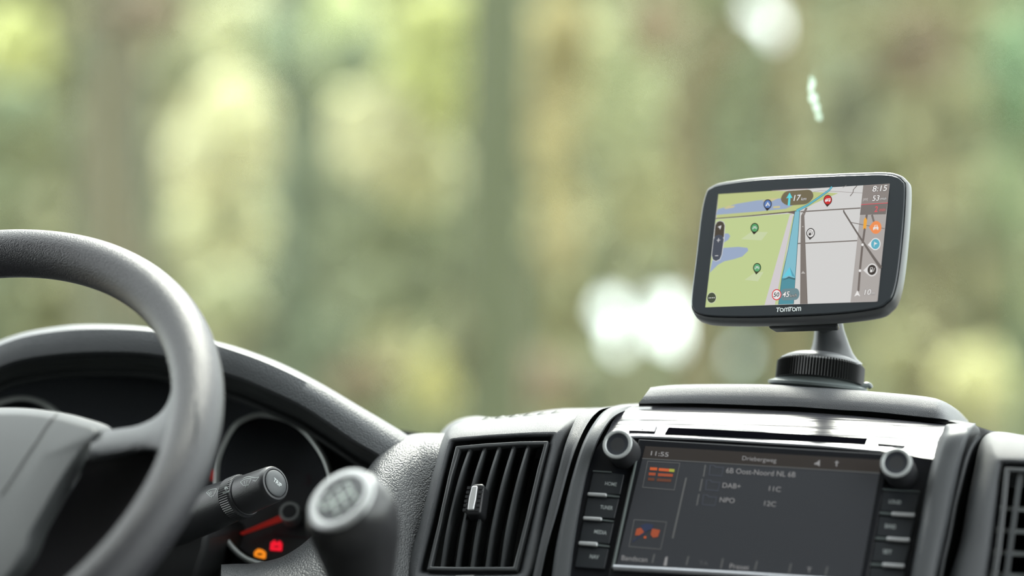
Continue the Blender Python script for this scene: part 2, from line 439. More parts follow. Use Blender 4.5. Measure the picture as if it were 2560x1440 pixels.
TL_ = [(2448, 1090), (2436, 1104), (2424, 1125), (2412, 1160), (2398, 1215), (2385, 1270), (2372, 1340), (2358, 1400), (2346, 1470)]
bm = bmesh.new(); tube(bm, cr([P(x, y, Dc(x, y) + .004) for x, y in TL_], 50), .0016, 8); mk('trim_strip', bm, m_smooth, dash)
# top deck running back to the windscreen
def deck(pts, D0, name='top_deck'):
    bm = bmesh.new(); f = [P(x, y, d) for x, y, d in pts]
    r1 = [p + Vector((0, 0, -.004)) for p in f]; r2 = [Vector((p.x, p.y + .16, p.z - .03)) for p in f]; r3 = [Vector((p.x * 1.1, 1.97, ZC - .15)) for p in f]
    r0 = [p + Vector((0, .03, -.12)) for p in f]
    grid(bm, [r0, f, r1, r2, r3]); mk(name, bm, m_fine, dash)
deck([(-300, 1060, 1.70), (200, 900, 1.70), (600, 940, 1.69), (900, 1060, 1.66), (1100, 1090, 1.62), (1400, 1040, 1.62), (1600, 1022, 1.6), (2300, 1040, 1.55), (2440, 1075, 1.54), (2620, 1095, 1.5), (2800, 1120, 1.48)], 0)
# lower body
bm = bmesh.new()
rows = [[(400, 1560, 1.56), (800, 1560, 1.56), (1100, 1560, 1.55), (1500, 1560, 1.52), (2000, 1560, 1.49), (2700, 1560, 1.44)],
        [(300, 1800, 1.50), (800, 1800, 1.50), (1100, 1800, 1.49), (1500, 1800, 1.46), (2000, 1800, 1.43), (2700, 1800, 1.38)],
        [(300, 2800, 1.62), (800, 2800, 1.62), (1100, 2800, 1.61), (1500, 2800, 1.6), (2000, 2800, 1.58), (2700, 2800, 1.52)]]
mk('lower_panel', loft(rows, 40, 6), m_fine, dash)
# a stout core so that the moulding is solid down to the floor
bm = bmesh.new(); box(bm, (X0 + .01, 1.66, ZC - 1.21), (X1 - .01, 1.98, ZC - .19)); mk('dashboard_body', bm, m_dark, dash, smooth=False)

# ------------------------------------------------------------------ INSTRUMENT CLUSTER
IP = Pl(P(100, 1050, 1.650), P(800, 1050, 1.622), P(90, 1400, 1.600))
ic = thing('instrument_cluster', P(650, 1420, 1.64), 'dark instrument cluster with red needle and lit warning lamps under the hood', 'instrument cluster')
bm = bmesh.new(); IP.prism(bm, [(-160, 890), (440, 880), (700, 960), (960, 1110), (960, 1330), (700, 1470), (-160, 1500)], -.03, -.012)
mk('dial_plate', bm, mat('dial plate', (.075, .08, .092), .3), ic, smooth=False)
def bezel(pts, r=.0021):
    q = crseg([IP.at(x, y, .012) for x, y in pts], 8); bm = bmesh.new(); tube(bm, q, r, 10, closed=True)
    b = mk('gauge_bezel', bm, mat('gauge rim', (.40, .42, .41), .3, metal=.4), ic)
    bm = bmesh.new(); q2 = crseg([IP.at(x, y, -.011) for x, y in pts], 8); c = sum(q2, Vector()) / len(q2)
    grid(bm, [q, [c + (p - c) * .97 for p in q2], [c + (p - c) * .93 for p in q2]], closed_u=True)
    mk('gauge_well', bm, m_black, ic)
bezel([(541, 1200), (548, 1140), (581, 1072), (615, 1047), (657, 1037), (712, 1048), (759, 1076), (798, 1124), (820, 1170), (832, 1230), (830, 1300), (800, 1370), (720, 1415), (620, 1400), (560, 1340), (543, 1270)])
bezel([(-90, 1140), (-70, 1070), (-20, 1018), (20, 1000), (64, 996), (110, 1010), (150, 1040), (200, 1100), (215, 1180), (190, 1270), (100, 1330), (0, 1320), (-70, 1240)])
bm = bmesh.new(); c = IP.at(723, 1278, .001)
lathe(bm, c, IP.n, [(-.012, .0075), (-.002, .0075), (0, .0070), (0, .0052), (-.001, .005)], 40)
hb = mk('needle_hub', bm, mat('hub rim', (.32, .34, .34), .35), ic)
bm = bmesh.new(); lathe(bm, c, IP.n, [(-.003, .0051), (-.0004, .0051), (.0002, .0046)], 32); mk('hub_cap', bm, mat('hub cap', (.03, .032, .036), .4), hb)
bm = bmesh.new(); IP.prism(bm, [(703, 1284), (708, 1298), (604, 1334), (598, 1330)], -.003, -.0015)
mk('needle', bm, mat('red needle', (.45, .02, .015), .5, emit=(.7, .02, .01), es=.12), ic, smooth=False)
bm = bmesh.new(); IP.prism(bm, [(524, 1170), (540, 1176), (536, 1200), (522, 1196)], -.003, -.0015)
mk('needle', bm, MATS['red needle'], ic, smooth=False)
def lamp(kind):
    bm = bmesh.new()
    if kind == 'r':
        IP.flat(bm, rnd([(668, 1340), (697, 1342), (696, 1363), (666, 1361)], 3), -.0112); IP.flat(bm, [(674, 1336), (680, 1336), (680, 1341), (674, 1341)], -.0112); IP.flat(bm, [(687, 1337), (693, 1338), (693, 1342), (687, 1342)], -.0112)
        IP.flat(bm, [(676, 1351), (689, 1351), (689, 1354), (676, 1354)], -.0108, 1)
        mm = [mat('red lamp', (.3, 0, 0), .5, emit=(.9, .01, .03), es=1.0), m_black]
    else:
        IP.flat(bm, rnd([(626, 1366), (636, 1357), (648, 1360), (656, 1367), (655, 1382), (640, 1384), (627, 1378)], 3), -.0112)
        IP.flat(bm, [(634, 1369), (647, 1369), (648, 1374), (634, 1374)], -.0108, 1)
        mm = [mat('amber lamp', (.3, .1, 0), .5, emit=(.95, .27, .015), es=1.0), m_black]
    mk('warning_lamp', bm, mm, ic, smooth=False, recalc=False)
lamp('r'); lamp('a')
bm = bmesh.new()
IP.line(bm, [(676, 1322), (730, 1327), (790, 1333)], .0012, -.0114)
text_on(bm, IP, '3', (752, 1185), (768, 1185), -.0112, hpx=24)
for a in range(-70, 80, 14):
    t = math.radians(a - 90 + 20); IP.line(bm, [(723 + 110 * math.cos(t), 1278 + 110 * math.sin(t)), (723 + 118 * math.cos(t), 1278 + 118 * math.sin(t))], .0006, -.0113)
mk('dial_print', bm, mat('dull dial print', (.085, .05, .06), .6), ic, smooth=False, recalc=False)
bm = bmesh.new(); lathe(bm, IP.at(567, 1325, -.004), IP.n, [(-.01, .0062), (.008, .0060), (.010, .0048)], 24); mk('reset_button', bm, m_black, ic)
bm = bmesh.new(); IP.flat(bm, [(500, 1335), (545, 1338), (600, 1372), (640, 1412), (500, 1420)], -.0105)
mk('dial_reflection', bm, mat('painted grey reflection', (.22, .24, .27), .25), ic, smooth=False, recalc=False)  # pale patch painted as the greyish reflection low in the cluster

# ------------------------------------------------------------------ CENTRE AIR VENT
def vent(A, B, C, loops, frame, slats, adj, label):
    """loops: opening, ridge, silhouette outlines; all on one plane with offsets"""
    pl = Pl(A, B, C)
    t = thing('air_vent', pl.at(*frame[0][0]) - Vector((0, 0, .09)), label, 'air vent')
    O, M, L, dep = loops
    bm = bmesh.new()
    o3 = linseg([pl.at(x, y, -.0035) for x, y in O], 8); o4 = linseg([pl.at(x, y, -.030) for x, y in O], 8); o2 = crseg([pl.at(x, y, -.0015) for x, y in [(a[0] + (a[0] - b[0]) * -.10, a[1] + (a[1] - b[1]) * -.10) for a, b in zip(O, M)]], 8)
    m3 = linseg([pl.at(x, y, .0015) for x, y in M], 8)
    mid = [((a[0] + b[0]) / 2, (a[1] + b[1]) / 2) for a, b in zip(M, L)]
    q3 = crseg([P(x, y, (pl.at(x, y) - CAM).dot(AF) - .002 + d * .28) for (x, y), d in zip(mid, dep)], 8)
    l3 = crseg([P(x, y, (pl.at(x, y) - CAM).dot(AF) + d) for (x, y), d in zip(L, dep)], 8)
    b3 = [p + FWD * .07 + Vector((0, 0, -.006)) for p in l3]
    grid(bm, [o4, o3, m3, q3, l3, b3], closed_u=True)
    hs = mk('housing', bm, m_fine, t, angle=80)
    sb = hs.modifiers.new('s', 'SUBSURF'); sb.levels = 1; sb.render_levels = 2
    bm = bmesh.new(); pl.ring_frame(bm, frame[0], frame[1], -.006, .0002)
    mk('vent_frame', bm, mat('vent plastic', (.060, .064, .067), .38), t, bevel=.0007)
    bm = bmesh.new(); pl.prism(bm, frame[0], -.034, -.030); mk('duct', bm, m_black, t, smooth=False)
    return pl, t
O = [(1135, 1108), (1215, 1101), (1300, 1097), (1376, 1096), (1357, 1170), (1329, 1290), (1295, 1431), (1215, 1431), (1135, 1431), (1058, 1429), (1088, 1310), (1116, 1190)]
M = [(1122, 1098), (1210, 1089), (1300, 1083), (1391, 1081), (1372, 1165), (1344, 1290), (1312, 1441), (1215, 1445), (1130, 1445), (1036, 1441), (1068, 1310), (1098, 1190)]
L = [(1120, 1060), (1205, 1050), (1300, 1043), (1440, 1037), (1412, 1112), (1372, 1268), (1336, 1450), (1215, 1520), (1100, 1520), (1004, 1450), (1040, 1310), (1078, 1170)]
dep = [.045, .045, .045, .045, .012, .010, .010, .0, .0, .014, .014, .02]
F1 = [(1139, 1115), (1215, 1108), (1300, 1103), (1371, 1102), (1353, 1172), (1325, 1290), (1291, 1426), (1215, 1426), (1135, 1426), (1066, 1425), (1094, 1310), (1120, 1190)]
F2 = [(1148, 1123), (1215, 1117), (1300, 1112), (1360, 1111), (1343, 1172), (1315, 1290), (1283, 1417), (1215, 1417), (1135, 1417), (1077, 1416), (1103, 1310), (1129, 1190)]
vp, vt = vent(P(1140, 1112, 1.500), P(1370, 1102, 1.485), P(1064, 1425, 1.466), (O, M, L, dep), (F1, F2), None, None, 'upright air vent with five slats and a silver thumb tab, left of the radio')
for i in range(5):
    tx, bx = 1179 + 36.2 * i, 1104 + 37.4 * i
    path = [(tx, 1112 - i * 2), (tx * .72 + bx * .28 - 5, 1186), (tx * .48 + bx * .52 - 7, 1262), (tx * .22 + bx * .78 - 4, 1340), (bx, 1422)]
    bm = bmesh.new(); f = cr([vp.at(x, y, .0005 if 0 < k < 4 else -.003) for k, (x, y) in enumerate(path)], 30)
    s = vp.u * .0009; n_ = vp.n
    rr = [[p - s for p in f], [p - s * .8 + n_ * .0006 for p in f], [p + s * .8 + n_ * .0006 for p in f], [p + s for p in f], [p + s * 1.3 + FWD * .024 for p in f], [p - s * .2 + FWD * .024 for p in f]]
    grid(bm, rr, closed_v=True)
    for e in (0, 29): bm.faces.new([bm.verts[:][r * 30 + e] for r in range(6)]) if False else None
    mk('slat', bm, MATS['vent plastic'], vt, smooth=False)
bm = bmesh.new(); vp.prism(bm, rnd([(1192, 1225), (1222, 1224), (1212, 1300), (1172, 1300), (1176, 1262)], 10), -.004, .011)
ad = mk('adjuster', bm, mat('adjuster black', (.020, .021, .023), .38), vt, bevel=.0012)
bm = bmesh.new(); vp.prism(bm, rnd([(1192, 1233), (1206, 1232), (1202, 1262), (1196, 1291), (1181, 1292), (1185, 1262)], 3), .0105, .0125); mk('chrome_tab', bm, mat('brushed tab', (.75, .76, .77), .35, metal=.6), ad, bevel=.0004)
for j in range(6):
    y = 1232 + j * 11; x = 1184 - j * 2.2
    bm = bmesh.new(); vp.prism(bm, [(x - 4, y), (x + 4, y), (x + 3, y + 7), (x - 5, y + 7)], .009, .0116); mk('grip_rib', bm, MATS['adjuster black'], ad, smooth=False)
    x = 1213 - j * 1.9
    bm = bmesh.new(); vp.prism(bm, [(x - 3, y), (x + 7, y), (x + 5, y + 7), (x - 5, y + 7)], .009, .0116); mk('grip_rib', bm, MATS['adjuster black'], ad, smooth=False)
# shut-off wheel just showing below the vent
bm = bmesh.new(); c = vp.at(1165, 1481, -.006)
lathe(bm, c, vp.u, [(-.007, .009), (-.006, .0105), (.006, .0105), (.007, .009)], 48, fn=lambda h, r, k: r + (.0006 if k % 2 else 0)); mk('shutoff_wheel', bm, mat('wheel grey', (.12, .12, .12), .4), vt)
# demister grille on the crown of the vent housing
Dg = lambda x: lin(x, 1100, 1440, 1.60, 1.575)
sil = [(1095, 1090), (1118, 1064), (1150, 1047), (1190, 1041), (1235, 1044), (1300, 1037), (1360, 1027), (1405, 1022), (1450, 1021), (1520, 1020)]
rows = [[(x, y + 26, Dg(x) - .045) for x, y in sil], [(x, y + 9, Dg(x) - .022) for x, y in sil], [(x, y, Dg(x)) for x, y in sil], [(x, y + 4, Dg(x) + .05) for x, y in sil]]
mk('demister_grille', loft(rows, 60, 5), m_smooth, vt)
for i in range(6):
    x = 1200 + i * 35; y = 1051 - i * 3.4
    D = Dg(x) - .042
    bm = bmesh.new()
    a = [P(x + 24 * k / 6, y - 8.5 * math.sin(PI * .5 * k / 6) ** .8, D + .004 * k / 6) for k in range(7)]; bq = [P(x + 30 - 3 + 0 * k, y - 1.2, D) for k in range(1)]
    v = [bm.verts.new(p) for p in a] + [bm.verts.new(P(x + 31, y - 2.5, D))]
    f = bm.faces.new(v); r = bmesh.ops.extrude_face_region(bm, geom=[f]); bmesh.ops.translate(bm, verts=[q for q in r['geom'] if isinstance(q, bmesh.types.BMVert)], vec=FWD * .002)
    mk('grille_slot', bm, mat('slot green black', (.03, .04, .038), .6), vt, smooth=False)

from mathutils.bvhtree import BVHTree
def bvh_of(o):
    me = o.to_mesh() if False else o.data; off = org(o) if o.parent else o.location
    return BVHTree.FromPolygons([v.co + off for v in me.vertices], [tuple(p.vertices) for p in me.polygons])
def stick(bv, px, py, lift=.0002):
    d = (P(px, py, 1) - CAM).normalized(); h = bv.ray_cast(CAM, d)
    if h[0] is None: return None, None
    n = h[1] if h[1].dot(d) < 0 else -h[1]
    return h[0] + n * lift, n
def stuck_line(bm, bv, pts, wd, lift=.0002, n=14, closed=False, mi=0):
    """a printed stripe that follows the curved face of a part"""
    q = cr([(x, y, 0) for x, y in pts], n)
    L = []; Rr = []; hits = [stick(bv, p.x, p.y, lift) for p in q]; hits = [h for h in hits if h[0] is not None]
    for i, (p, nn) in enumerate(hits):
        a, b = hits[max(i - 1, 0)][0], hits[min(i + 1, len(hits) - 1)][0]
        s = nn.cross((b - a).normalized()).normalized() * wd / 2; L.append(bm.verts.new(p + s)); Rr.append(bm.verts.new(p - s))
    for i in range(len(L) - 1):
        f = bm.faces.new((Rr[i], Rr[i + 1], L[i + 1], L[i])); f.material_index = mi
def stuck_poly(bm, bv, poly, lift=.0002):
    v = [stick(bv, x, y, lift)[0] for x, y in poly]; bm.faces.new([bm.verts.new(p) for p in v if p is not None])

# ------------------------------------------------------------------ CAR RADIO
rad = thing('car_radio', CP.at(1900, 1430) - Vector((0, 0, .02)), 'black touchscreen radio with two round knobs and key columns', 'radio')
face = [(1508, 1099), (1611, 1095), (1760, 1101), (1900, 1110), (2050, 1120), (2208, 1131), (2333, 1151), (2313, 1220), (2297, 1318), (2283, 1400), (2270, 1470), (2255, 1560), (1400, 1560), (1424, 1460), (1435, 1367), (1450, 1275), (1469, 1183), (1490, 1122)]
bm = bmesh.new(); CP.prism(bm, face, -.04, 0); mk('faceplate', bm, mat('radio black', (.010, .011, .014), .22, spec=.4), rad, smooth=False)
T0 = [(1568, 1016), (1640, 1015), (1760, 1017), (1900, 1023), (2060, 1033), (2200, 1045), (2366, 1062)]
T1 = [(1536, 1048), (1620, 1046), (1760, 1050), (1900, 1058), (2060, 1068), (2200, 1080), (2350, 1096)]
T2 = [(1508, 1099), (1611, 1095), (1760, 1101), (1900, 1110), (2050, 1120), (2208, 1131), (2333, 1151)]
TM = [((a[0] * .5 + b[0] * .5), (a[1] * .5 + b[1] * .5)) for a, b in zip(T1, T2)]
rows = [[(x, y + 14, Dc(x, y) + .10) for x, y in T0], [(x, y, Dc(x, y) + .048) for x, y in T0], [(x, y, Dc(x, y) + .024) for x, y in T1], [(x, y, Dc(x, y) + .009) for x, y in TM], [(x, y, Dc(x, y) - .001) for x, y in T2], [(x, y + 3, Dc(x, y) + .004) for x, y in T2]]
fas = mk('gloss_fascia', loft(rows, 90, 6), m_streak, rad); fb = bvh_of(fas)
# silver line below the slot
bm = bmesh.new(); tube(bm, cr([CP.at(x, y + 1, .0012) for x, y in [(1560, 1091), (1611, 1091), (1760, 1097), (1900, 1105), (2050, 1114), (2204, 1127)]], 50), .0010, 8)
mk('silver_rib', bm, mat('pale fascia edge', (.42, .43, .46), .3, metal=.5), rad)
# disc slot
bm = bmesh.new()
slot = [(1672, 1071), (1760, 1075), (1900, 1082), (2040, 1090), (2168, 1098), (2163, 1111), (2040, 1104), (1900, 1097), (1760, 1090), (1662, 1086)]
q = [stick(fb, x, y, .0006)[0] for x, y in slot]
t_ = [bm.verts.new(p) for p in q]; bm.faces.new(t_)
r = bmesh.ops.extrude_face_region(bm, geom=bm.faces[:]); bmesh.ops.translate(bm, verts=[v for v in r['geom'] if isinstance(v, bmesh.types.BMVert)], vec=FWD * .004)
mk('disc_slot', bm, mat('slot black', (.002, .002, .003), .9, spec=0.0), rad, smooth=False)
def fas_btn(poly, tri=None):
    q = [stick(fb, x, y, .0012)[0] for x, y in poly]; bm = bmesh.new(); f = bm.faces.new([bm.verts.new(p) for p in q])
    r = bmesh.ops.extrude_face_region(bm, geom=[f]); bmesh.ops.translate(bm, verts=[v for v in r['geom'] if isinstance(v, bmesh.types.BMVert)], vec=FWD * .004)
    b = mk('eject_button', bm, mat('fascia key grey', (.16, .16, .18), .4), rad, bevel=.0004)
    if tri:
        q = [stick(fb, x, y, .0015)[0] for x, y in tri]; bm = bmesh.new(); bm.faces.new([bm.verts.new(p) for p in q]); mk('eject_symbol', bm, m_white, b, smooth=False)
fas_btn([(1574, 1070), (1641, 1071), (1637, 1083), (1571, 1081)], [(1603, 1078), (1610, 1078), (1606, 1073)])
fas_btn([(2196, 1101), (2264, 1107), (2262, 1119), (2193, 1113)])
# screen
SC = [(1615, 1119), (2206, 1154), (2150, 1462), (1540, 1425)]
SO = [(1598, 1101), (2224, 1138), (2164, 1480), (1522, 1446)]
bm = bmesh.new(); CP.prism(bm, SO, .0002, .0022)
mk('screen_bezel', bm, mat('bezel black', (.012, .013, .016), .18), rad, smooth=False, bevel=.0006)
scr = None
bm = bmesh.new(); CP.flat(bm, SC, .0024)
scr = mk('touchscreen', bm, mat('radio screen', (.030, .032, .036), .30, emit=s2l((40, 41, 45)), es=.55), rad, smooth=False, recalc=False)  # dim grey emission also paints the reflection haze on the screen
bm = bmesh.new(); CP.flat(bm, [(1615, 1119), (2206, 1154), (2200, 1187), (1607, 1150)], .0025)
mk('header_bar', bm, mat('radio header', (.02, .018, .017), .3, emit=s2l((46, 40, 37)), es=.6), scr, smooth=False, recalc=False)
e_line = mat('screen line', (.02, .02, .02), .4, emit=s2l((88, 90, 90)), es=.8); e_txt = mat('screen text', (.02, .02, .02), .4, emit=s2l((150, 150, 150)), es=.8)
e_dim = mat('screen dim line', (.02, .02, .02), .4, emit=s2l((66, 72, 84)), es=.8)
bm = bmesh.new(); h = .0026
CP.line(bm, [(1607, 1150), (2200, 1187)], .0006, h)
CP.line(bm, [(1621, 1157), (1701, 1162), (1687, 1229), (1608, 1222)], .0007, h, closed=True)
CP.line(bm, [(1587, 1303), (1668, 1309), (1653, 1377), (1574, 1370)], .0007, h, closed=True)
CP.line(bm, [(1717, 1198), (1683, 1350)], .0012, h)
for a, b in (((1765, 1166), (1760, 1196)), ((1757, 1201), (1751, 1232)), ((1749, 1239), (1743, 1268)), ((1638, 1389), (1632, 1411)), ((1723, 1394), (1717, 1417)), ((1809, 1400), (1803, 1425)), ((1894, 1406), (1888, 1430)), ((1979, 1412), (1973, 1436)), ((2070, 1420), (2064, 1442))): CP.line(bm, [a, b], .0010, h)
mk('screen_lines', bm, e_line, scr, smooth=False, recalc=False)
for x, y in ((1792, 1180), (1783, 1217), (1775, 1254)):
    bm = bmesh.new(); CP.line(bm, [(x - 15, y - 13), (x - 5, y - 12), (x - 2, y - 8), (x + 18, y - 7), (x + 13, y + 14), (x - 18, y + 11)], .0006, h, closed=True); mk('folder_symbol', bm, e_dim, scr, smooth=False, recalc=False)
def rtext(body, a, b, hp, m=None, bold=False):
    bm = bmesh.new(); text_on(bm, CP, body, a, b, .0027, hpx=hp, bold=bold); mk('screen_text', bm, m or e_txt, scr, smooth=False, recalc=False)
rtext('11:55', (1629, 1137), (1673, 1141), 12, bold=True)
rtext('Driebergweg', (1857, 1151), (1942, 1157), 15)
rtext('6B Oost-Noord NL 6B', (1817, 1180), (1990, 1191), 14)
rtext('DAB+', (1808, 1217), (1853, 1220), 13); rtext('NPO', (1801, 1253), (1838, 1256), 13)
rtext('11C', (1924, 1225), (1953, 1228), 13); rtext('12C', (1912, 1262), (1941, 1265), 13)
rtext('Bandscan', (1556, 1398), (1620, 1403), 13); rtext('Preset', (1826, 1419), (1874, 1423), 13); rtext('T', (2018, 1428), (2030, 1429), 12); rtext('TA', (1749, 1411), (1772, 1413), 10, e_line)
bm = bmesh.new(); CP.flat(bm, [(2037, 1162), (2043, 1160), (2051, 1153), (2050, 1170), (2042, 1165), (2037, 1166)], h); mk('speaker_symbol', bm, e_txt, scr, smooth=False, recalc=False)
bm = bmesh.new(); CP.line(bm, [(2093, 1156), (2092, 1170)], .0008, h); CP.line(bm, [(2088, 1160), (2098, 1160)], .0006, h); mk('usb_symbol', bm, e_txt, scr, smooth=False, recalc=False)
bm = bmesh.new(); CP.flat(bm, [(1665, 1397), (1671, 1395), (1668, 1418), (1660, 1418)], h); mk('softkey_symbol', bm, e_txt, scr, smooth=False, recalc=False)
bm = bmesh.new()
for k, (a, b, c, d) in enumerate(((1627, 1645, 1175, 0), (1624, 1641, 1188, 1), (1622, 1638, 1201, 2))):
    CP.flat(bm, [(a, c - 3), (b, c - 2), (b - 1, c + 5), (a - 1, c + 4)], h, d)
for k, (a, b, c, d) in enumerate(((1649, 1675, 1178, 0), (1647, 1684, 1191, 1), (1644, 1680, 1204, 2))):
    CP.flat(bm, [(a, c - 4), (b, c - 2), (b - 1, c + 5), (a - 1, c + 3)], h, d)
CP.flat(bm, [(1675, 1176), (1688, 1177), (1687, 1184), (1674, 1183)], h, 3)
mk('equaliser_icon', bm, [mat('icon orange', (.02, .01, 0), .4, emit=s2l((205, 92, 48)), es=.8), mat('icon orange b', (.02, .01, 0), .4, emit=s2l((165, 75, 50)), es=.8), mat('icon orange c', (.02, .01, 0), .4, emit=s2l((98, 55, 45)), es=.8), mat('icon lime', (.02, .02, 0), .4, emit=s2l((170, 175, 70)), es=.8)], scr, smooth=False, recalc=False)
bm = bmesh.new(); CP.flat(bm, [(1593, 1326), (1604, 1323), (1612, 1334), (1600, 1342), (1589, 1342)], h, 0); CP.flat(bm, [(1632, 1325), (1652, 1329), (1646, 1346), (1634, 1348), (1628, 1340)], h, 0); CP.flat(bm, [(1603, 1318), (1618, 1312), (1636, 1316), (1632, 1327), (1610, 1332)], h, 1); CP.flat(bm, [(1612, 1344), (1618, 1345), (1616, 1350), (1611, 1349)], h, 2); CP.line(bm, [(1583, 1358), (1620, 1330)], .0008, h, 1)
mk('signal_icon', bm, [MATS['icon orange b'], mat('icon blue', (.01, .01, .02), .4, emit=s2l((48, 62, 92)), es=.5), MATS['icon orange']], scr, smooth=False, recalc=False)
bm = bmesh.new(); tube(bm, [CP.at(x, y, .0032) for x, y in [(1593, 1139), (1562, 1280), (1532, 1420)]], .0008, 8); mk('bezel_edge', bm, mat('bezel edge green grey', (.10, .12, .115), .3), rad)
bm = bmesh.new(); tube(bm, [CP.at(x, y, .0035) for x, y in [(1534, 1419), (1700, 1428), (1860, 1437), (2010, 1447), (2140, 1455)]], .0019, 10); mk('silver_strip', bm, MATS['pale fascia edge'], rad)
# keys
m_bar = mat('silver key bar', (.50, .51, .52), .32, metal=.4)
def key(poly, bar, dim, txt, a, b, hp):
    bm = bmesh.new(); CP.prism(bm, rnd(poly, 3, 2), 0, .0016); k = mk('radio_key', bm, m_btn, rad, bevel=.0004)
    if dim:
        bm = bmesh.new(); CP.prism(bm, dim, .0010, .0022); mk('key_edge', bm, mat('key edge', (.085, .10, .10), .3), k, smooth=False)
    if bar:
        bm = bmesh.new(); CP.prism(bm, rnd(bar, 3, 3), .001, .0034); mk('silver_bar', bm, m_bar, k, bevel=.0005)
    if txt:
        bm = bmesh.new(); text_on(bm, CP, txt, a, b, .0018, hpx=hp, bold=True); mk('key_lettering', bm, m_print, k, smooth=False, recalc=False)
key([(1484, 1180), (1562, 1188), (1551, 1239), (1472, 1234)], None, [(1484, 1179), (1530, 1182), (1530, 1185), (1483, 1182)], 'HOME', (1514, 1211), (1543, 1214), 10)
key([(1470, 1246), (1549, 1248), (1537, 1299), (1460, 1293)], [(1471, 1235), (1519, 1238), (1518, 1246), (1470, 1243)], [(1518, 1239), (1550, 1243), (1549, 1247), (1517, 1244)], 'TUNER', (1502, 1270), (1533, 1273), 10)
key([(1459, 1306), (1536, 1309), (1524, 1362), (1449, 1356)], [(1460, 1295), (1507, 1298), (1506, 1306), (1459, 1303)], [(1507, 1301), (1536, 1305), (1535, 1308), (1506, 1305)], 'MEDIA', (1487, 1331), (1518, 1335), 10)
key([(1447, 1369), (1523, 1373), (1512, 1425), (1438, 1420)], [(1449, 1357), (1496, 1360), (1495, 1370), (1448, 1366)], [(1496, 1363), (1525, 1367), (1524, 1371), (1495, 1368)], 'NAV', (1476, 1393), (1498, 1396), 11)
key([(2208, 1228), (2300, 1234), (2289, 1284), (2200, 1280)], None, [(2208, 1225), (2300, 1231), (2300, 1234), (2207, 1228)], 'LOUD', (2223, 1256), (2253, 1259), 10)
key([(2198, 1293), (2287, 1298), (2275, 1347), (2190, 1342)], [(2231, 1284), (2288, 1288), (2286, 1297), (2229, 1293)], [(2200, 1282), (2231, 1285), (2230, 1291), (2199, 1288)], 'BAND', (2213, 1317), (2240, 1320), 11)
key([(2188, 1356), (2275, 1361), (2262, 1411), (2178, 1406)], [(2219, 1346), (2275, 1350), (2273, 1359), (2217, 1355)], [(2190, 1345), (2219, 1347), (2218, 1353), (2189, 1351)], 'SET', (2208, 1381), (2230, 1383), 11)
key([(2176, 1421), (2262, 1426), (2250, 1480), (2166, 1475)], [(2208, 1411), (2262, 1415), (2260, 1424), (2206, 1420)], [(2178, 1410), (2208, 1412), (2207, 1418), (2177, 1416)], None, None, None, None)
# knobs
for (x, y, bx, by) in ((1543, 1110, 1566, 1136), (2240, 1156, 2254, 1186)):
    bm = bmesh.new(); Lk = .021; f = CP.at(x, y, Lk); ax = (f - CP.at(bx, by, 0)).normalized(); Lk = (f - CP.at(bx, by, 0)).length
    lathe(bm, f, ax, [(-Lk - .01, .0098), (-Lk + .004, .0098), (-.012, .0095), (-.003, .0094), (-.0008, .0094)], 60, fn=lambda h, r, k: r + (.00022 if k % 2 else 0))
    kb_ = mk('volume_knob', bm, mat('knob rubber', (.028, .029, .032), .45), rad)
    bm = bmesh.new(); lathe(bm, f, ax, [(-.0018, .0092), (-.0006, .0096), (.0002, .0092), (.0003, .0078), (-.0004, .0072)], 60, cap0=False, cap1=False); mk('silver_ring', bm, mat('knob rim', (.50, .52, .52), .32, metal=.3), kb_)
    bm = bmesh.new(); lathe(bm, f, ax, [(-.001, .0073), (-.0003, .0073), (-.0009, .004), (-.0011, .0001)], 48); mk('knob_cap', bm, mat('knob cap', (.030, .033, .040), .5, spec=.15), kb_)

# ------------------------------------------------------------------ RIGHT AIR VENT
O = [(2506, 1162), (2600, 1166), (2700, 1172), (2790, 1178), (2775, 1240), (2755, 1350), (2735, 1480), (2640, 1485), (2560, 1485), (2466, 1480), (2483, 1370), (2497, 1260)]
M = [(2496, 1152), (2600, 1155), (2700, 1160), (2803, 1165), (2790, 1240), (2770, 1350), (2748, 1495), (2640, 1500), (2545, 1500), (2448, 1492), (2466, 1370), (2482, 1255)]
L = [(2462, 1077), (2580, 1083), (2700, 1090), (2850, 1105), (2830, 1180), (2800, 1350), (2780, 1520), (2640, 1560), (2500, 1560), (2362, 1505), (2394, 1345), (2426, 1180)]
dep = [.03, .03, .03, .03, .012, .010, .010, 0, 0, .012, .012, .012]
F1 = [(2512, 1168), (2600, 1172), (2700, 1177), (2785, 1184), (2770, 1240), (2750, 1350), (2730, 1474), (2640, 1478), (2560, 1478), (2474, 1474), (2490, 1370), (2503, 1260)]
F2 = [(2523, 1178), (2600, 1182), (2700, 1187), (2773, 1193), (2760, 1240), (2740, 1350), (2720, 1465), (2640, 1468), (2560, 1468), (2488, 1465), (2503, 1370), (2515, 1260)]
v2, vt2 = vent(P(2500, 1160, 1.398), P(2760, 1175, 1.382), P(2480, 1430, 1.366), (O, M, L, dep), (F1, F2), None, None, 'blurred air vent cut by the right edge, with crossing bars, right of the radio')
for k in range(4):
    a, b = (2552 + 62 * k, 1178 + 4 * k), (2512 + 64 * k, 1470)
    bm = bmesh.new(); p, q = v2.at(*a, -.002), v2.at(*b, -.002); s = v2.u * .0016
    grid(bm, [[p - s, q - s], [p + s, q + s], [p + s + FWD * .02, q + s + FWD * .02], [p - s + FWD * .02, q - s + FWD * .02]], closed_v=True); mk('slat', bm, MATS['vent plastic'], vt2, smooth=False)
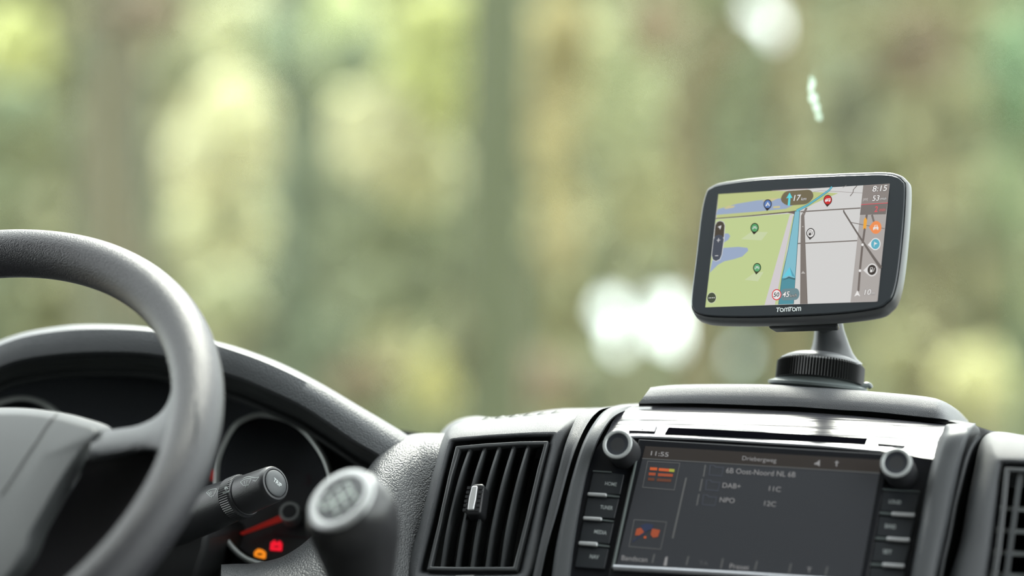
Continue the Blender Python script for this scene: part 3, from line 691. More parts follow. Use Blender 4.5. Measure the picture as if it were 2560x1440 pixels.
for k in range(5):
    y = 1271 + 55 * k; x = 2510 - 12 * (k + 1)
    bm = bmesh.new(); p, q = v2.at(x, y, -.008), v2.at(x + 270, y + 14, -.008); s = v2.v * .0013
    grid(bm, [[p - s, q - s], [p + s, q + s], [p + s + FWD * .015, q + s + FWD * .015], [p - s + FWD * .015, q - s + FWD * .015]], closed_v=True); mk('cross_bar', bm, mat('cross bar', (.13, .14, .14), .4), vt2, smooth=False)

# ------------------------------------------------------------------ DASH TOP PAD
pad = thing('dashboard_pad', P(1950, 1040, 1.56), 'long grained dark pad with a black gap below it, carrying the navigator mount', 'dashboard pad')
B0 = [(1596, 1009), (1640, 1009), (1700, 1009), (1767, 1010), (1900, 1015), (1990, 1018), (2100, 1026), (2185, 1031), (2290, 1042), (2361, 1050), (2400, 1063), (2428, 1080)]
T_ = [(1626, 969), (1655, 965), (1697, 962), (1780, 960.5), (1911, 961), (2000, 965.5), (2100, 972), (2185, 979), (2302, 990), (2350, 1001), (2392, 1024), (2420, 1052)]
ex = [0] * 10 + [.03, .07]
def dp(x): return lin(x, 1600, 2360, 1.518, 1.478)
Zp = lambda q: [(a[0] * (1 - q) + b[0] * q, a[1] * (1 - q) + b[1] * q) for a, b in zip(T_, B0)]
rows = [[(x, y, dp(x) + .004 + e) for (x, y), e in zip(Zp(1), ex)], [(x, y, dp(x) + e) for (x, y), e in zip(Zp(.93), ex)], [(x, y, dp(x) + .0035 + e) for (x, y), e in zip(Zp(.5), ex)], [(x, y, dp(x) + .009 + e) for (x, y), e in zip(Zp(.16), ex)],
        [(x, y, dp(x) + .016 + e) for (x, y), e in zip(Zp(.03), ex)], [(x, y, dp(x) + .030 + e) for (x, y), e in zip(Zp(0), ex)], [(x + 2, y + 3, dp(x) + .07 + e * .5) for (x, y), e in zip(Zp(0), ex)], [(x + 4, y + 10, dp(x) + .13) for x, y in Zp(0)], [(x + 4, y + 40, dp(x) + .14) for x, y in Zp(0)]]
mk('pad_shell', loft(rows, 120, 5), mat('stippled pad vinyl', (.105, .110, .118), .5, bump='noise', scale=2400, dist=.0006), pad)
bm = loft([[(x + 1, y - 2, dp(x) + .012 + e) for (x, y), e in zip(B0, ex)], [(x + 1, y + 10, dp(x) + .014 + e) for (x, y), e in zip(B0, ex)], [(x + 1, y + 14, dp(x) + .10) for x, y in B0]], 60, 3)
mk('gap_shade', bm, m_black, pad)  # black sheet paints the shade in the gap under the pad

# ------------------------------------------------------------------ NAVIGATOR
ca, sa, cb, sb_, cg, sg = math.cos(.5089), math.sin(.5089), math.cos(.3659), math.sin(.3659), math.cos(.039), math.sin(.039)
def nrot(x, y, z):
    x, y = cg * x - sg * y, sg * x + cg * y
    y, z = cb * y - sb_ * z, sb_ * y + cb * z
    return ca * x + sa * z, y, -sa * x + ca * z
ND = 1.50
nc = ((1990.84 - 1280) / FPX * ND, (720 - 616.17) / FPX * ND, ND)
def NV(x, y, z):
    a = nrot(x, y, z); return cw(nc[0] + a[0], nc[1] + a[1], nc[2] + a[2])
NP = Pl(NV(0, 0, 0), NV(.05, 0, 0), NV(0, -.05, 0))
NB = (NV(0, 0, 1) - NV(0, 0, 0)).normalized()        # towards the back of the device
def c1(x, y): return (1700 + .31949 * x, 400 + .31949 * y)
nav = thing('satellite_navigator', NV(0, -.055, .012), 'silver-rimmed touchscreen navigator showing a road map, clipped to the stand', 'navigator')
gl_o = [(1765.5, 483), (1777, 471), (1805, 461), (1892, 449.5), (2019.5, 442.5), (2147, 437.5), (2211, 436.5), (2240, 441.5), (2256, 452.7), (2262, 470), (2257.5, 560), (2246, 671.6), (2233.6, 732), (2217.6, 754.6), (2185.6, 770.6), (2083, 783.4), (1923.6, 790.4), (1796, 790.4), (1752, 784.5), (1734, 772), (1729.5, 745), (1741.5, 639.6), (1754, 534)]
g3 = crseg([NP.at(x, y) for x, y in gl_o], 8); gc = sum(g3, Vector()) / len(g3)
nu, nv_ = NP.u, NP.v
def off(pts, ox, oy, z):
    r = []; k = len(pts)
    for i, p in enumerate(pts):
        t = (pts[(i + 3) % k] - pts[i - 3]).normalized(); n = t.cross(NP.n)
        if n.dot(p - gc) < 0: n = -n
        r.append(p + nu * n.dot(nu) * ox + nv_ * n.dot(nv_) * oy + NB * z)
    return r
bm = bmesh.new(); rings(bm, [off(g3, -.0005, -.0005, -.0004), off(g3, 0, 0, .0001), off(g3, .0, .0, .003)], cap0=True, cap1=False)
mk('front_glass', bm, mat('navigator glass border', (.042, .048, .054), .22, spec=.5), nav, angle=30)
m_gun = mat('gunmetal rim', (.085, .088, .09), .36)
bm = bmesh.new()
rings(bm, [off(g3, .0001, .0001, .0022), off(g3, .0003, .0003, .0014), off(g3, .0006, .0009, .0012), off(g3, .0013, .0025, .0022), off(g3, .0018, .0034, .0050), off(g3, .0018, .0036, .0085)], cap0=False, cap1=False)
mk('rim', bm, m_gun, nav, angle=60)
bm = bmesh.new()
rings(bm, [off(g3, .0017, .0035, .0086), off(g3, .0012, .0032, .0105), off(g3, -.002, .000, .0150), off(g3, -.008, -.006, .0185), off(g3, -.016, -.014, .0205)], cap0=False)
mk('back_shell', bm, mat('dark back shell', (.07, .07, .066), .45), nav, angle=60)
def nv(name, bm, mats, parent, label=None): return mk(name, bm, mats, parent, smooth=False, recalc=False, label=label)
def fl(parent, name, polys, h, rgb, k=.92):
    for p in polys:
        bm = bmesh.new(); NP.flat(bm, [c1(*q) for q in p], h); o = nv(name, bm, emi(name + str(rgb), rgb, k), parent)
    return o
H_ = .00052; d_ = .00004
sc = fl(nav, 'map_screen', [rnd([(303, 270), (1643, 188), (1547, 1110), (200, 1155)], [3, 3, 14, 3])], H_, (216, 215, 213))
fl(sc, 'green_land', [[(303, 270), (740, 243), (1000, 250), (1240, 262), (1050, 345), (1000, 372), (900, 402), (287, 458)]], H_ + d_, (193, 202, 138))
fl(sc, 'green_land', [[(282, 466), (860, 422), (880, 428), (850, 560), (738, 1136), (200, 1155)]], H_ + d_, (197, 212, 150))
fl(sc, 'map_water', [cr2 for cr2 in ([(298, 388), (450, 345), (600, 320), (760, 305), (900, 298), (900, 350), (830, 385), (620, 405), (285, 432)], [(340, 580), (380, 577), (396, 597), (382, 625), (338, 655)], [(345, 690), (460, 682), (530, 690), (537, 712), (490, 758), (420, 780), (350, 795), (300, 822), (235, 885), (256, 790)])], H_ + 2 * d_, (158, 174, 202))
fl(sc, 'map_sandbank', [[(345, 382), (378, 360), (436, 362), (420, 376), (365, 386)], [(640, 324), (700, 305), (778, 300), (722, 326)], [(735, 365), (785, 362), (785, 378), (728, 380)]], H_ + 3 * d_, (207, 198, 150))
fl(sc, 'car_park_area', [[(560, 565), (690, 567), (640, 632), (480, 622)], [(590, 882), (657, 878), (612, 952), (508, 940)]], H_ + 2 * d_, (205, 217, 172))
fl(sc, 'pale_track', [[(862, 430), (886, 432), (745, 1135), (664, 1138)]], H_ + 3 * d_, (214, 208, 211))
fl(sc, 'map_verge', [[(886, 440), (902, 432), (840, 700), (775, 1133), (742, 1135)]], H_ + 2 * d_, (196, 208, 155))
def ln(name, pts, wpx, h, rgb):
    bm = bmesh.new(); k = .31949 / FPX * ND
    NP.line(bm, [c1(*p) for p in pts], [v * k for v in wpx] if isinstance(wpx, list) else wpx * k, h)
    return nv(name, bm, emi(name + str(rgb), rgb), sc)
R1 = (88, 76, 70); R2 = (118, 110, 104)
ln('map_road', [(282, 461), (560, 439), (860, 410), (915, 404)], [7, 9, 10, 14], H_ + 4 * d_, R1)
fl(sc, 'road_junction', [[(820, 412), (925, 398), (905, 432), (888, 424)]], H_ + 4 * d_, (120, 104, 98))
ln('map_road', [(945, 408), (1180, 393), (1415, 379)], 10, H_ + 4 * d_, R2)
ln('map_road', [(915, 657), (1180, 645), (1420, 632)], 9, H_ + 4 * d_, R2)
fl(sc, 'wide_road', [[(985, 378), (1001, 378), (976, 440), (983, 620), (1002, 1128), (943, 1130), (946, 650), (950, 440)]], H_ + 5 * d_, (128, 120, 114))
fl(sc, 'road_arrow', [[(950, 892), (966, 872), (984, 892)], [(957, 528), (964, 518), (972, 528)], [(965, 426), (972, 420), (978, 426)]], H_ + 6 * d_, (188, 184, 180))
ln('map_road', [(1040, 255), (1100, 243), (1440, 262)], 3, H_ + 4 * d_, (150, 140, 138))
ln('map_road', [(720, 244), (900, 232), (1000, 228)], 5, H_ + 4 * d_, (170, 150, 148))
ln('map_road', [(1388, 204), (1360, 235), (1356, 258), (1334, 286)], 7, H_ + 4 * d_, (125, 117, 112))
ln('map_road', [(1305, 200), (1276, 220)], 4, H_ + 4 * d_, (140, 132, 128))
ln('route_casing', [(915, 402), (1000, 358), (1100, 290), (1170, 240), (1192, 212)], [26, 20, 19, 18, 18], H_ + 6 * d_, (72, 128, 140))
ln('route_line', [(915, 402), (1000, 358), (1100, 290), (1170, 240), (1192, 212)], [20, 12, 11, 11, 11], H_ + 7 * d_, (105, 190, 208))
fl(sc, 'route_casing', [[(901, 404), (943, 402), (909, 900), (894, 1130), (772, 1134), (797, 930), (848, 700)]], H_ + 6 * d_, (84, 118, 125))
fl(sc, 'route_line', [[(905, 406), (938, 404), (905, 900), (905, 925), (803, 928), (852, 700)]], H_ + 7 * d_, (134, 193, 208))
fl(sc, 'driven_route', [[(802, 928), (905, 925), (889, 1130), (777, 1133)]], H_ + 7 * d_, (84, 148, 162))
fl(sc, 'position_shadow', [[(803, 945), (855, 915), (906, 930), (903, 942), (856, 930), (806, 945)]], H_ + 8 * d_, (70, 110, 118))
fl(sc, 'position_arrow', [[(862, 840), (906, 922), (856, 905), (801, 930)]], H_ + 9 * d_, (108, 208, 228))
fl(sc, 'position_arrow', [[(862, 840), (906, 922), (880, 912)]], H_ + 10 * d_, (95, 165, 185))
# side bar
fl(sc, 'side_bar', [[(1437, 201), (1643, 188), (1547, 1110), (1337, 1116)]], H_ + 5 * d_, (178, 172, 168))
fl(sc, 'arrival_panel', [[(1437, 201), (1643, 188), (1629, 335), (1421, 349)]], H_ + 6 * d_, (144, 136, 131))
fl(sc, 'delay_panel', [[(1421, 349), (1629, 336), (1613, 428), (1411, 433)]], H_ + 6 * d_, (124, 117, 113))
ln('map_road', [(1283, 395), (1286, 410), (1380, 560), (1440, 652), (1510, 755), (1576, 850)], [11, 12, 13, 15, 19, 24], H_ + 7 * d_, (112, 105, 100))
ln('map_road', [(1343, 492), (1440, 512), (1605, 541)], 6, H_ + 6 * d_, (125, 118, 113))
ln('map_road', [(1505, 432), (1524, 500)], 16, H_ + 6 * d_, (125, 118, 113))
ln('route_bar', [(1465, 432), (1432, 660), (1412, 860), (1399, 1030)], 17, H_ + 8 * d_, (116, 107, 102))
ln('delay_line', [(1421, 353), (1629, 340)], 5, H_ + 8 * d_, (232, 88, 98))
fl(sc, 'traffic_arrow', [[(1456, 452), (1467, 474), (1459, 547), (1448, 536), (1436, 549), (1442, 472)]], H_ + 9 * d_, (243, 172, 64))
def disc(cx, cy, r, asp=1.1): return ell(cx, cy, r * .93, r * asp, .12, 26)
def drop(cx, cy, r, tx, ty, asp=1.1):
    """map pin: a disc with a point at (tx, ty)"""
    c = disc(cx, cy, r, asp); a0 = math.atan2(ty - cy, tx - cx); o = []; done = False
    best = sorted(range(len(c)), key=lambda i: abs((math.atan2(c[i][1] - cy, c[i][0] - cx) - a0 + PI) % (2 * PI) - PI))
    skip = set(best[:5]); n = len(c); st = [i for i in range(n) if i not in skip and (i - 1) % n in skip][0]
    o = [c[(st + k) % n] for k in range(n - 5)]; o.append((tx, ty)); return o
W_ = (236, 234, 232)
def pin(name, cx, cy, r, tx, ty, rim, fill, kind, halo=None, fr=.8):
    bm = bmesh.new(); ms = [emi('pin rim' + str(rim), rim), emi('pin fill' + str(fill), fill), emi('pin icon' + str(W_ if fill != W_ else (70, 66, 64)), W_ if fill != W_ else (70, 66, 64))]
    F = lambda poly, z, mi: NP.flat(bm, [c1(*q) for q in poly], H_ + z * d_, mi)
    L_ = lambda pts, wpx, z, mi, cl=False: NP.line(bm, [c1(*q) for q in pts], wpx * .31949 / FPX * ND, H_ + z * d_, mi, closed=cl)
    F(drop(cx, cy, r, tx, ty), 10, 0); F(disc(cx, cy, r * fr), 11, 1)
    if kind == 'tent':
        F([(cx + 1, cy - 17), (cx + 19, cy + 14), (cx + 9, cy + 14), (cx + 1, cy - 4), (cx - 6, cy + 15), (cx - 19, cy + 16)], 12, 2)
    if kind == 'bench':
        L_([(cx - 12, cy - 8), (cx + 13, cy - 10)], 4, 12, 2); L_([(cx - 20, cy + 3), (cx + 19, cy)], 4, 12, 2); L_([(cx - 10, cy + 3), (cx - 15, cy + 14)], 3, 12, 2); L_([(cx + 10, cy + 2), (cx + 15, cy + 11)], 3, 12, 2); L_([(cx - 4, cy - 8), (cx - 5, cy + 3)], 3, 12, 2); L_([(cx + 5, cy - 8), (cx + 5, cy + 3)], 3, 12, 2)
    if kind == 'camper':
        F([(cx - 21, cy + 3), (cx - 12, cy - 10), (cx + 22, cy - 13), (cx + 21, cy + 9), (cx - 21, cy + 12)], 12, 2); F([(cx - 12, cy - 1), (cx - 7, cy - 7), (cx - 3, cy - 7), (cx - 4, cy)], 13, 1); F([(cx + 3, cy - 6), (cx + 8, cy - 6), (cx + 7, cy + 8), (cx + 2, cy + 8)], 13, 1); F([(cx + 12, cy - 7), (cx + 18, cy - 7), (cx + 17, cy), (cx + 12, cy)], 13, 1)
        F(disc(cx - 13, cy + 13, 4), 13, 2); F(disc(cx + 13, cy + 11, 4), 13, 2)
    if kind == 'fuel':
        L_([(cx - 12, cy - 17), (cx + 5, cy - 18), (cx + 4, cy - 1), (cx - 13, cy)], 5, 12, 2, True); F([(cx - 14, cy + 2), (cx + 4, cy + 1), (cx + 3, cy + 18), (cx - 16, cy + 19)], 12, 2); L_([(cx + 6, cy + 8), (cx + 12, cy + 12), (cx + 17, cy - 6), (cx + 20, cy - 14)], 4, 12, 2)
    if kind == 'car':
        F([(cx - 22, cy + 2), (cx - 14, cy - 4), (cx - 10, cy - 18), (cx + 12, cy - 19), (cx + 15, cy - 5), (cx + 21, cy), (cx + 18, cy + 20), (cx + 12, cy + 20), (cx + 11, cy + 14), (cx - 14, cy + 15), (cx - 15, cy + 21), (cx - 22, cy + 21)], 12, 2); F([(cx - 9, cy - 5), (cx - 6, cy - 14), (cx + 9, cy - 15), (cx + 10, cy - 6)], 13, 1); F([(cx - 8, cy + 6), (cx + 8, cy + 5), (cx + 8, cy + 9), (cx - 8, cy + 10)], 13, 1)
    if kind == 'flag':
        L_([(cx - 7, cy - 19), (cx - 10, cy + 20)], 4, 12, 2); F([(cx - 6, cy - 14), (cx + 16, cy - 4), (cx - 7, cy + 6)], 12, 2)
    return nv(name, bm, ms, sc)
pin('map_pin', 690, 350, 35, 685, 404, (44, 30, 26), (92, 128, 190), 'tent')
pin('map_pin', 588, 535, 35, 582, 588, (44, 30, 26), (88, 165, 105), 'bench')
pin('map_pin', 607, 847, 34, 600, 901, (58, 62, 40), (98, 172, 118), 'bench')
pin('map_pin', 1160, 317, 36, 1155, 372, (66, 44, 40), (208, 44, 44), 'camper', fr=.86)
pin('map_pin', 1026, 576, 36, 1020, 629, (74, 70, 68), W_, 'fuel')
pin('traffic_pin', 1537, 532, 46, 1482, 531, (244, 148, 88), (244, 148, 88), 'car')
pin('stop_pin', 1533, 662, 43, 1472, 668, (238, 238, 238), (98, 178, 198), 'flag', fr=.84)
pin('stop_pin', 1506, 864, 46, 1438, 868, (232, 230, 228), (62, 54, 50), 'fuel', fr=.8)
fl(sc, 'stop_dot', [disc(1432, 667, 10), disc(1412, 870, 10)], H_ + 10 * d_, (242, 240, 238))
fl(sc, 'vehicle_arrow', [[(1391, 1024), (1414, 1071), (1392, 1060), (1367, 1072)]], H_ + 10 * d_, (240, 238, 236))
# instruction pill
fl(sc, 'instruction_pill', [rnd([(820, 248), (1030, 235), (1055, 290), (1005, 350), (835, 362), (785, 318)], 60, 8)], H_ + 11 * d_, (117, 107, 82))
fl(sc, 'direction_arrow', [[(862, 260), (884, 302), (869, 300), (864, 361), (847, 361), (853, 301), (836, 305)]], H_ + 12 * d_, (95, 222, 234))
# control pill
fl(sc, 'zoom_control', [[(318, 478), (345, 486), (358, 515), (350, 640), (334, 745), (318, 785), (285, 799), (260, 786), (250, 750), (262, 640), (277, 515), (292, 487)]], H_ + 11 * d_, (222, 224, 222))
fl(sc, 'zoom_control', [[(318, 482), (342, 490), (354, 516), (347, 610), (272, 610), (281, 516), (295, 490)]], H_ + 12 * d_, (74, 66, 55))
fl(sc, 'zoom_control', [[(308, 588), (335, 598), (347, 625), (330, 745), (315, 781), (285, 795), (263, 783), (254, 750), (268, 625), (283, 597)]], H_ + 13 * d_, (74, 79, 91))
fl(sc, 'control_symbols', [[(329, 516), (318, 551), (313, 534), (300, 529)], [(304, 616), (308, 616), (306, 648), (302, 648)], [(292, 631), (320, 629), (320, 633), (292, 635)], [(279, 752), (304, 751), (304, 755), (279, 756)]], H_ + 14 * d_, (235, 235, 235))
fl(sc, 'menu_button', [disc(252, 1082, 39, 1.12)], H_ + 11 * d_, (222, 228, 205)); fl(sc, 'menu_button', [disc(252, 1082, 36, 1.12)], H_ + 12 * d_, (72, 80, 62)); fl(sc, 'menu_symbols', [disc(233 + 13 * k, 1083.5 - .6 * k, 4) for k in range(4)], H_ + 13 * d_, (238, 238, 238))
# speed
fl(sc, 'speed_pill', [rnd([(800, 1012), (925, 1006), (942, 1050), (925, 1098), (795, 1104)], 26, 6)], H_ + 9 * d_, (112, 140, 146))
fl(sc, 'speed_limit_sign', [disc(760, 1058, 40, 1.1)], H_ + 11 * d_, (222, 62, 66)); fl(sc, 'speed_limit_sign', [disc(760, 1058, 33, 1.1)], H_ + 12 * d_, (238, 236, 235))
def nt_(name, body, a, b, hp, rgb, h=15, slant=.12, bold=False, out=(66, 60, 58)):
    if out:
        bm = bmesh.new()
        for dx, dy in ((-2, 0), (2, 0), (0, -2), (0, 2), (-1.5, 1.5), (1.5, -1.5), (1.5, 1.5), (-1.5, -1.5)):
            text_on(bm, NP, body, c1(a[0] + dx, a[1] + dy), c1(b[0] + dx, b[1] + dy), H_ + (h - .6) * d_, hpx=hp * .31949, slant=slant, bold=bold)
        nv('lettering_outline', bm, emi('outline' + str(out), out), sc)
    bm = bmesh.new(); text_on(bm, NP, body, c1(*a), c1(*b), H_ + h * d_, hpx=hp * .31949, slant=slant, bold=bold); nv(name, bm, emi('lettering' + str(rgb), rgb), sc)
WT = (244, 242, 240)
nt_('map_lettering', '8:15', (1512, 231), (1625, 223), 50, WT, bold=True); nt_('map_lettering', '53', (1512, 305), (1565, 301), 46, WT, bold=True); nt_('map_lettering', 'min', (1573, 308), (1619, 305), 26, WT)
nt_('map_lettering', 'poq', (1438, 318), (1472, 315), 26, (205, 200, 198), out=None)
nt_('map_lettering', '2', (1528, 390), (1553, 388), 48, (228, 92, 100), out=None, bold=True); nt_('map_lettering', 'min', (1566, 395), (1611, 392), 26, (222, 96, 100), out=None)
nt_('map_lettering', '10', (1450, 1040), (1500, 1037), 46, WT, bold=True); nt_('map_lettering', 'm', (1504, 1050), (1528, 1048), 20, WT)
nt_('map_lettering', '17', (897, 303), (948, 299), 50, WT, bold=True); nt_('map_lettering', 'km', (955, 310), (993, 307), 26, WT)
nt_('map_lettering', '50', (738, 1060), (782, 1057), 36, (50, 50, 54), out=None, bold=True, slant=.05); nt_('map_lettering', '45', (808, 1057), (861, 1054), 46, WT, bold=True); nt_('map_lettering', 'km/h', (868, 1066), (919, 1063), 26, (200, 205, 204))
bm = bmesh.new()
def lw(pts, cl=False, w_=10): NP.line(bm, [(1740 + .2109 * x, 620 + .2109 * y) for x, y in pts], w_ * .2109 / FPX * ND, .0006, closed=cl)
for ox, oy in ((0, 0), (145, -7)):
    lw([(956 + ox, 715 + oy), (1003 + ox, 713 + oy)]); lw([(978 + ox, 714 + oy), (970 + ox, 762 + oy)], w_=12)
    lw([(1020 + ox + 19 * math.cos(2 * PI * k / 20), 738 + oy + 19 * math.sin(2 * PI * k / 20)) for k in range(20)], True)
    lw([(1050 + ox, 758 + oy), (1053 + ox, 728 + oy), (1058 + ox, 717 + oy), (1067 + ox, 713 + oy), (1075 + ox, 718 + oy), (1077 + ox, 730 + oy), (1076 + ox, 757 + oy)])
    lw([(1077 + ox, 730 + oy), (1082 + ox, 717 + oy), (1091 + ox, 712 + oy), (1099 + ox, 718 + oy), (1100 + ox, 730 + oy), (1098 + ox, 756 + oy)])
V_ = nv('maker_lettering', bm, mat('white lettering', (.8, .84, .84), .5), nav, label='white capital lettering below the screen')

# ------------------------------------------------------------------ NAVIGATOR MOUNT
mt_ = thing('navigator_mount', P(2052, 975, 1.545), 'black dashboard mount with knurled locking ring, waisted stem and suction base', 'navigator mount')
m_mnt = mat('mount plastic', (.035, .038, .041), .36)
def LV(px, py, D, dx=0, dy=0, dz=0): return P(px, py, D) + cdir(dx, dy, dz)
axm = cdir(.122, .975, .19).normalized(); Dm = 1.545
cR = P(2051, 929, Dm)
U_, V2, A_ = frame_from(axm)
bm = bmesh.new(); rr = []
nk = 180
for h, r, kn in ((-.0080, .0262, 0), (-.0074, .0285, 1), (.0042, .0283, 1), (.0056, .0277, .5), (.0060, .0270, 0)):
    rr.append([cR + A_ * h + (U_ * math.cos(2 * PI * k / nk) + V2 * math.sin(2 * PI * k / nk)) * (r + (.0011 * kn if (k % 2) else 0)) for k in range(nk)])
rings(bm, rr); mk('locking_ring', bm, mat('ring black', (.014, .015, .015), .38), mt_, angle=12)
bm = bmesh.new(); lathe(bm, cR, axm, [(.0050, .0278), (.0068, .0272), (.0088, .0240), (.0105, .0200), (.0115, .0150)], 64); mk('ring_dome', bm, mat('mount dome', (.10, .105, .11), .38), mt_)
# stem: ring of rounded sections
def sect(c, hw, hd, n=28, e=2.6):
    o = []
    for k in range(n):
        t = 2 * PI * k / n; x = math.copysign(abs(math.cos(t)) ** (2 / e), math.cos(t)) * hw; z = math.copysign(abs(math.sin(t)) ** (2 / e), math.sin(t)) * hd
        o.append(c + cdir(x, 0, z))
    return o
bm = bmesh.new()
S_ = [(2036, 2106, 806, .007), (2036, 2110, 825, .0075), (2034, 2117, 845, .0085), (2030, 2124, 865, .0100), (2024, 2131, 882, .0130), (2008, 2142, 898, .0170), (1985, 2155, 909, .0200)]
rings(bm, [sect(P((a + b) / 2, y, Dm - .003), (b - a) / 2 / FPX * Dm, d) for a, b, y, d in S_])
mk('stem', bm, m_mnt, mt_, angle=50)
# cradle plate clipped behind the navigator
bm = bmesh.new(); cy_ = NV(.002, -.050, .018)
pts = [NV(x, y, z) for x, y, z in ((-.018, -.0525, .010), (.030, -.0525, .010), (.028, -.0525, .019), (-.016, -.0525, .019))]
top = [p + NP.v * .003 for p in pts]
grid(bm, [pts, top], closed_u=True); bm.faces.new([bm.verts[:][i] for i in range(4)]) if False else None
bm.verts.ensure_lookup_table(); bm.faces.new([bm.verts[i] for i in (0, 1, 2, 3)]); bm.faces.new([bm.verts[i] for i in (7, 6, 5, 4)])
mk('cradle', bm, mat('cradle', (.018, .020, .021), .4), mt_, bevel=.0018, seg=3)
bm = bmesh.new(); a, b = P(2070, 808, Dm), NV(.008, -.040, .024); tube(bm, [a, a.lerp(b, .5) + Vector((0, 0, .002)), b], .008, 16); mk('ball_joint', bm, m_mnt, mt_)
# collar and suction cup
cS = P(2044, 964, Dm)
bm = bmesh.new(); lathe(bm, cS, cdir(.10, .99, .07).normalized(), [(-.003, .0285), (-.0012, .0330), (.0004, .0334), (.0012, .0318), (.0018, .0300), (.0035, .0268), (.008, .0245)], 72)
mk('suction_cup', bm, mat('cup rubber', (.13, .15, .15), .3), mt_)
bm = bmesh.new(); q = [P(x, y, Dm - .01) for x, y in [(2135, 962), (2155, 964), (2172, 963), (2178, 970)]]; tube(bm, cr(q, 14), lambda t: .0016 + .0006 * math.sin(t * PI), 8); mk('release_tab', bm, MATS['cup rubber'], mt_)

# ------------------------------------------------------------------ STEERING WHEEL
wc_ = ((-251.85 - 1280) / FPX * 1.36515, (720 - 1171.13) / FPX * 1.36515, 1.36515)
wn_ = Vector((-.23269, .715427, -.658802)); uy = Vector((0, 1, 0))
wu = wn_.cross(uy).normalized(); wv = wn_.cross(wu)
WC = cw(*wc_); WU, WV, WN = cdir(*wu), cdir(*wv), cdir(*wn_)
if WN.dot(CAM - WC) < 0: WN = -WN
wh = thing('steering_wheel', WC - WN * .06, 'large dark leather-rimmed steering wheel with plain airbag cover', 'steering wheel')
WP = Pl(WC, WC + WU, WC + WV)
bm = bmesh.new(); rr = []
for i in range(240):
    t = 2 * PI * i / 240; d = WU * math.cos(t) + WV * math.sin(t)
    rr.append([WC + d * (.185 + .0152 * math.cos(a)) + WN * (.0160 * math.sin(a)) for a in [2 * PI * j / 28 for j in range(28)]])
grid(bm, rr, closed_u=True, closed_v=True); mk('rim', bm, m_leather, wh)
def wl(pts): return [tuple(WP.at(x, y, h)) for x, y, h in pts]
rows = [[(236, 1088, -.035), (300, 1083, -.032), (356, 1070, -.026), (402, 1044, -.020), (432, 1008, -.018), (445, 960, -.014), (450, 900, -.010)],
        [(236, 1080, -.014), (290, 1073, -.012), (345, 1064, -.008), (392, 1041, -.004), (418, 1010, .000), (430, 970, .002), (434, 915, .003)],
        [(228, 1105, -.002), (300, 1094, -.001), (365, 1084, .003), (415, 1060, .007), (446, 1026, .0095), (462, 985, .0125), (470, 935, .0135)],
        [(222, 1144, -.002), (300, 1131, -.001), (356, 1120, .002), (392, 1116, .006), (430, 1112, .010), (468, 1092, .013), (497, 1050, .0145)],
        [(226, 1152, -.010), (300, 1138, -.010), (356, 1126, -.008), (388, 1124, -.002), (402, 1150, .002), (436, 1168, .004), (470, 1165, .008)],
        [(226, 1158, -.04), (300, 1150, -.04), (350, 1140, -.035), (384, 1140, -.025), (396, 1165, -.015), (420, 1185, -.012), (455, 1190, -.010)]]
mk('spoke', loft([wl(r) for r in rows], 60, 7, world=True), m_smooth, wh)
rows = [[(214, 1150, -.014), (300, 1138, -.016), (386, 1126, -.018), (410, 1150, -.02)], [(190, 1210, -.024), (270, 1210, -.026), (350, 1220, -.028), (400, 1200, -.030)], [(110, 1340, -.036), (180, 1330, -.038), (260, 1320, -.040), (330, 1300, -.040)], [(30, 1500, -.045), (100, 1490, -.048), (160, 1480, -.05), (230, 1440, -.05)]]
mk('spoke_lower', loft([wl(r) for r in rows], 30, 6, world=True), mat('shaded lower spoke', (.034, .032, .036), .38), wh)  # darker colour paints the shade where the spoke turns downward
bm = bmesh.new(); tube(bm, cr([WP.at(x, y, h) for x, y, h in [(420, 905, .004), (427, 903, .005), (434, 915, .0035), (438, 935, .003), (439, 962, .002), (434, 985, .001)]], 24), .0010, 8); mk('rim_seam', bm, mat('seam trim', (.11, .125, .12), .4), wh)
Oc = [(-250, 1040), (-100, 1024), (40, 1020), (140, 1030), (215, 1047), (279, 1074), (240, 1118), (190, 1195), (128, 1310), (60, 1440), (-150, 1600), (-350, 1400)]
Fc = [(-240, 1062), (-100, 1042), (40, 1036), (130, 1045), (195, 1061), (240, 1080), (196, 1128), (146, 1203), (78, 1322), (8, 1445), (-160, 1560), (-330, 1380)]
lp = [crseg([WP.at(x, y, -.05) for x, y in Oc], 8), crseg([WP.at(x, y, -.022) for x, y in Oc], 8), crseg([WP.at(x * .3 + a * .7, y * .3 + b * .7, -.006) for (x, y), (a, b) in zip(Oc, Fc)], 8), crseg([WP.at(x, y, -.001) for x, y in Fc], 8)]
cc = sum(lp[-1], Vector()) / len(lp[-1])
for s, h in ((.97, .0002), (.85, .0008), (.5, .002)): lp.append([cc + (p - cc) * s + WN * h for p in lp[3]])
bm = bmesh.new(); rings(bm, lp, cap0=False); cov = mk('airbag_cover', bm, mat('airbag cover', (.075, .08, .082), .45, bump='noise', scale=1200, dist=.0001), wh, angle=80)
cv = bvh_of(cov); bm = bmesh.new()
stuck_line(bm, cv, [(143, 1036), (120, 1062), (94, 1102), (65, 1145), (37, 1189), (3, 1240)], .0016, .0003, 40); mk('cover_seam', bm, m_black, wh, smooth=False)
bm = bmesh.new(); tube(bm, cr([WP.at(x, y, -.024) for x, y in [(215, 1158), (180, 1205), (140, 1275), (85, 1370), (40, 1450), (0, 1510)]], 30), .0022, 8); mk('cover_skirt', bm, m_smooth, wh)
bm = bmesh.new(); lathe(bm, WC, -WN, [(.03, .055), (.06, .05), (.10, .04), (.30, .035)], 40); mk('hub', bm, m_dark, wh)

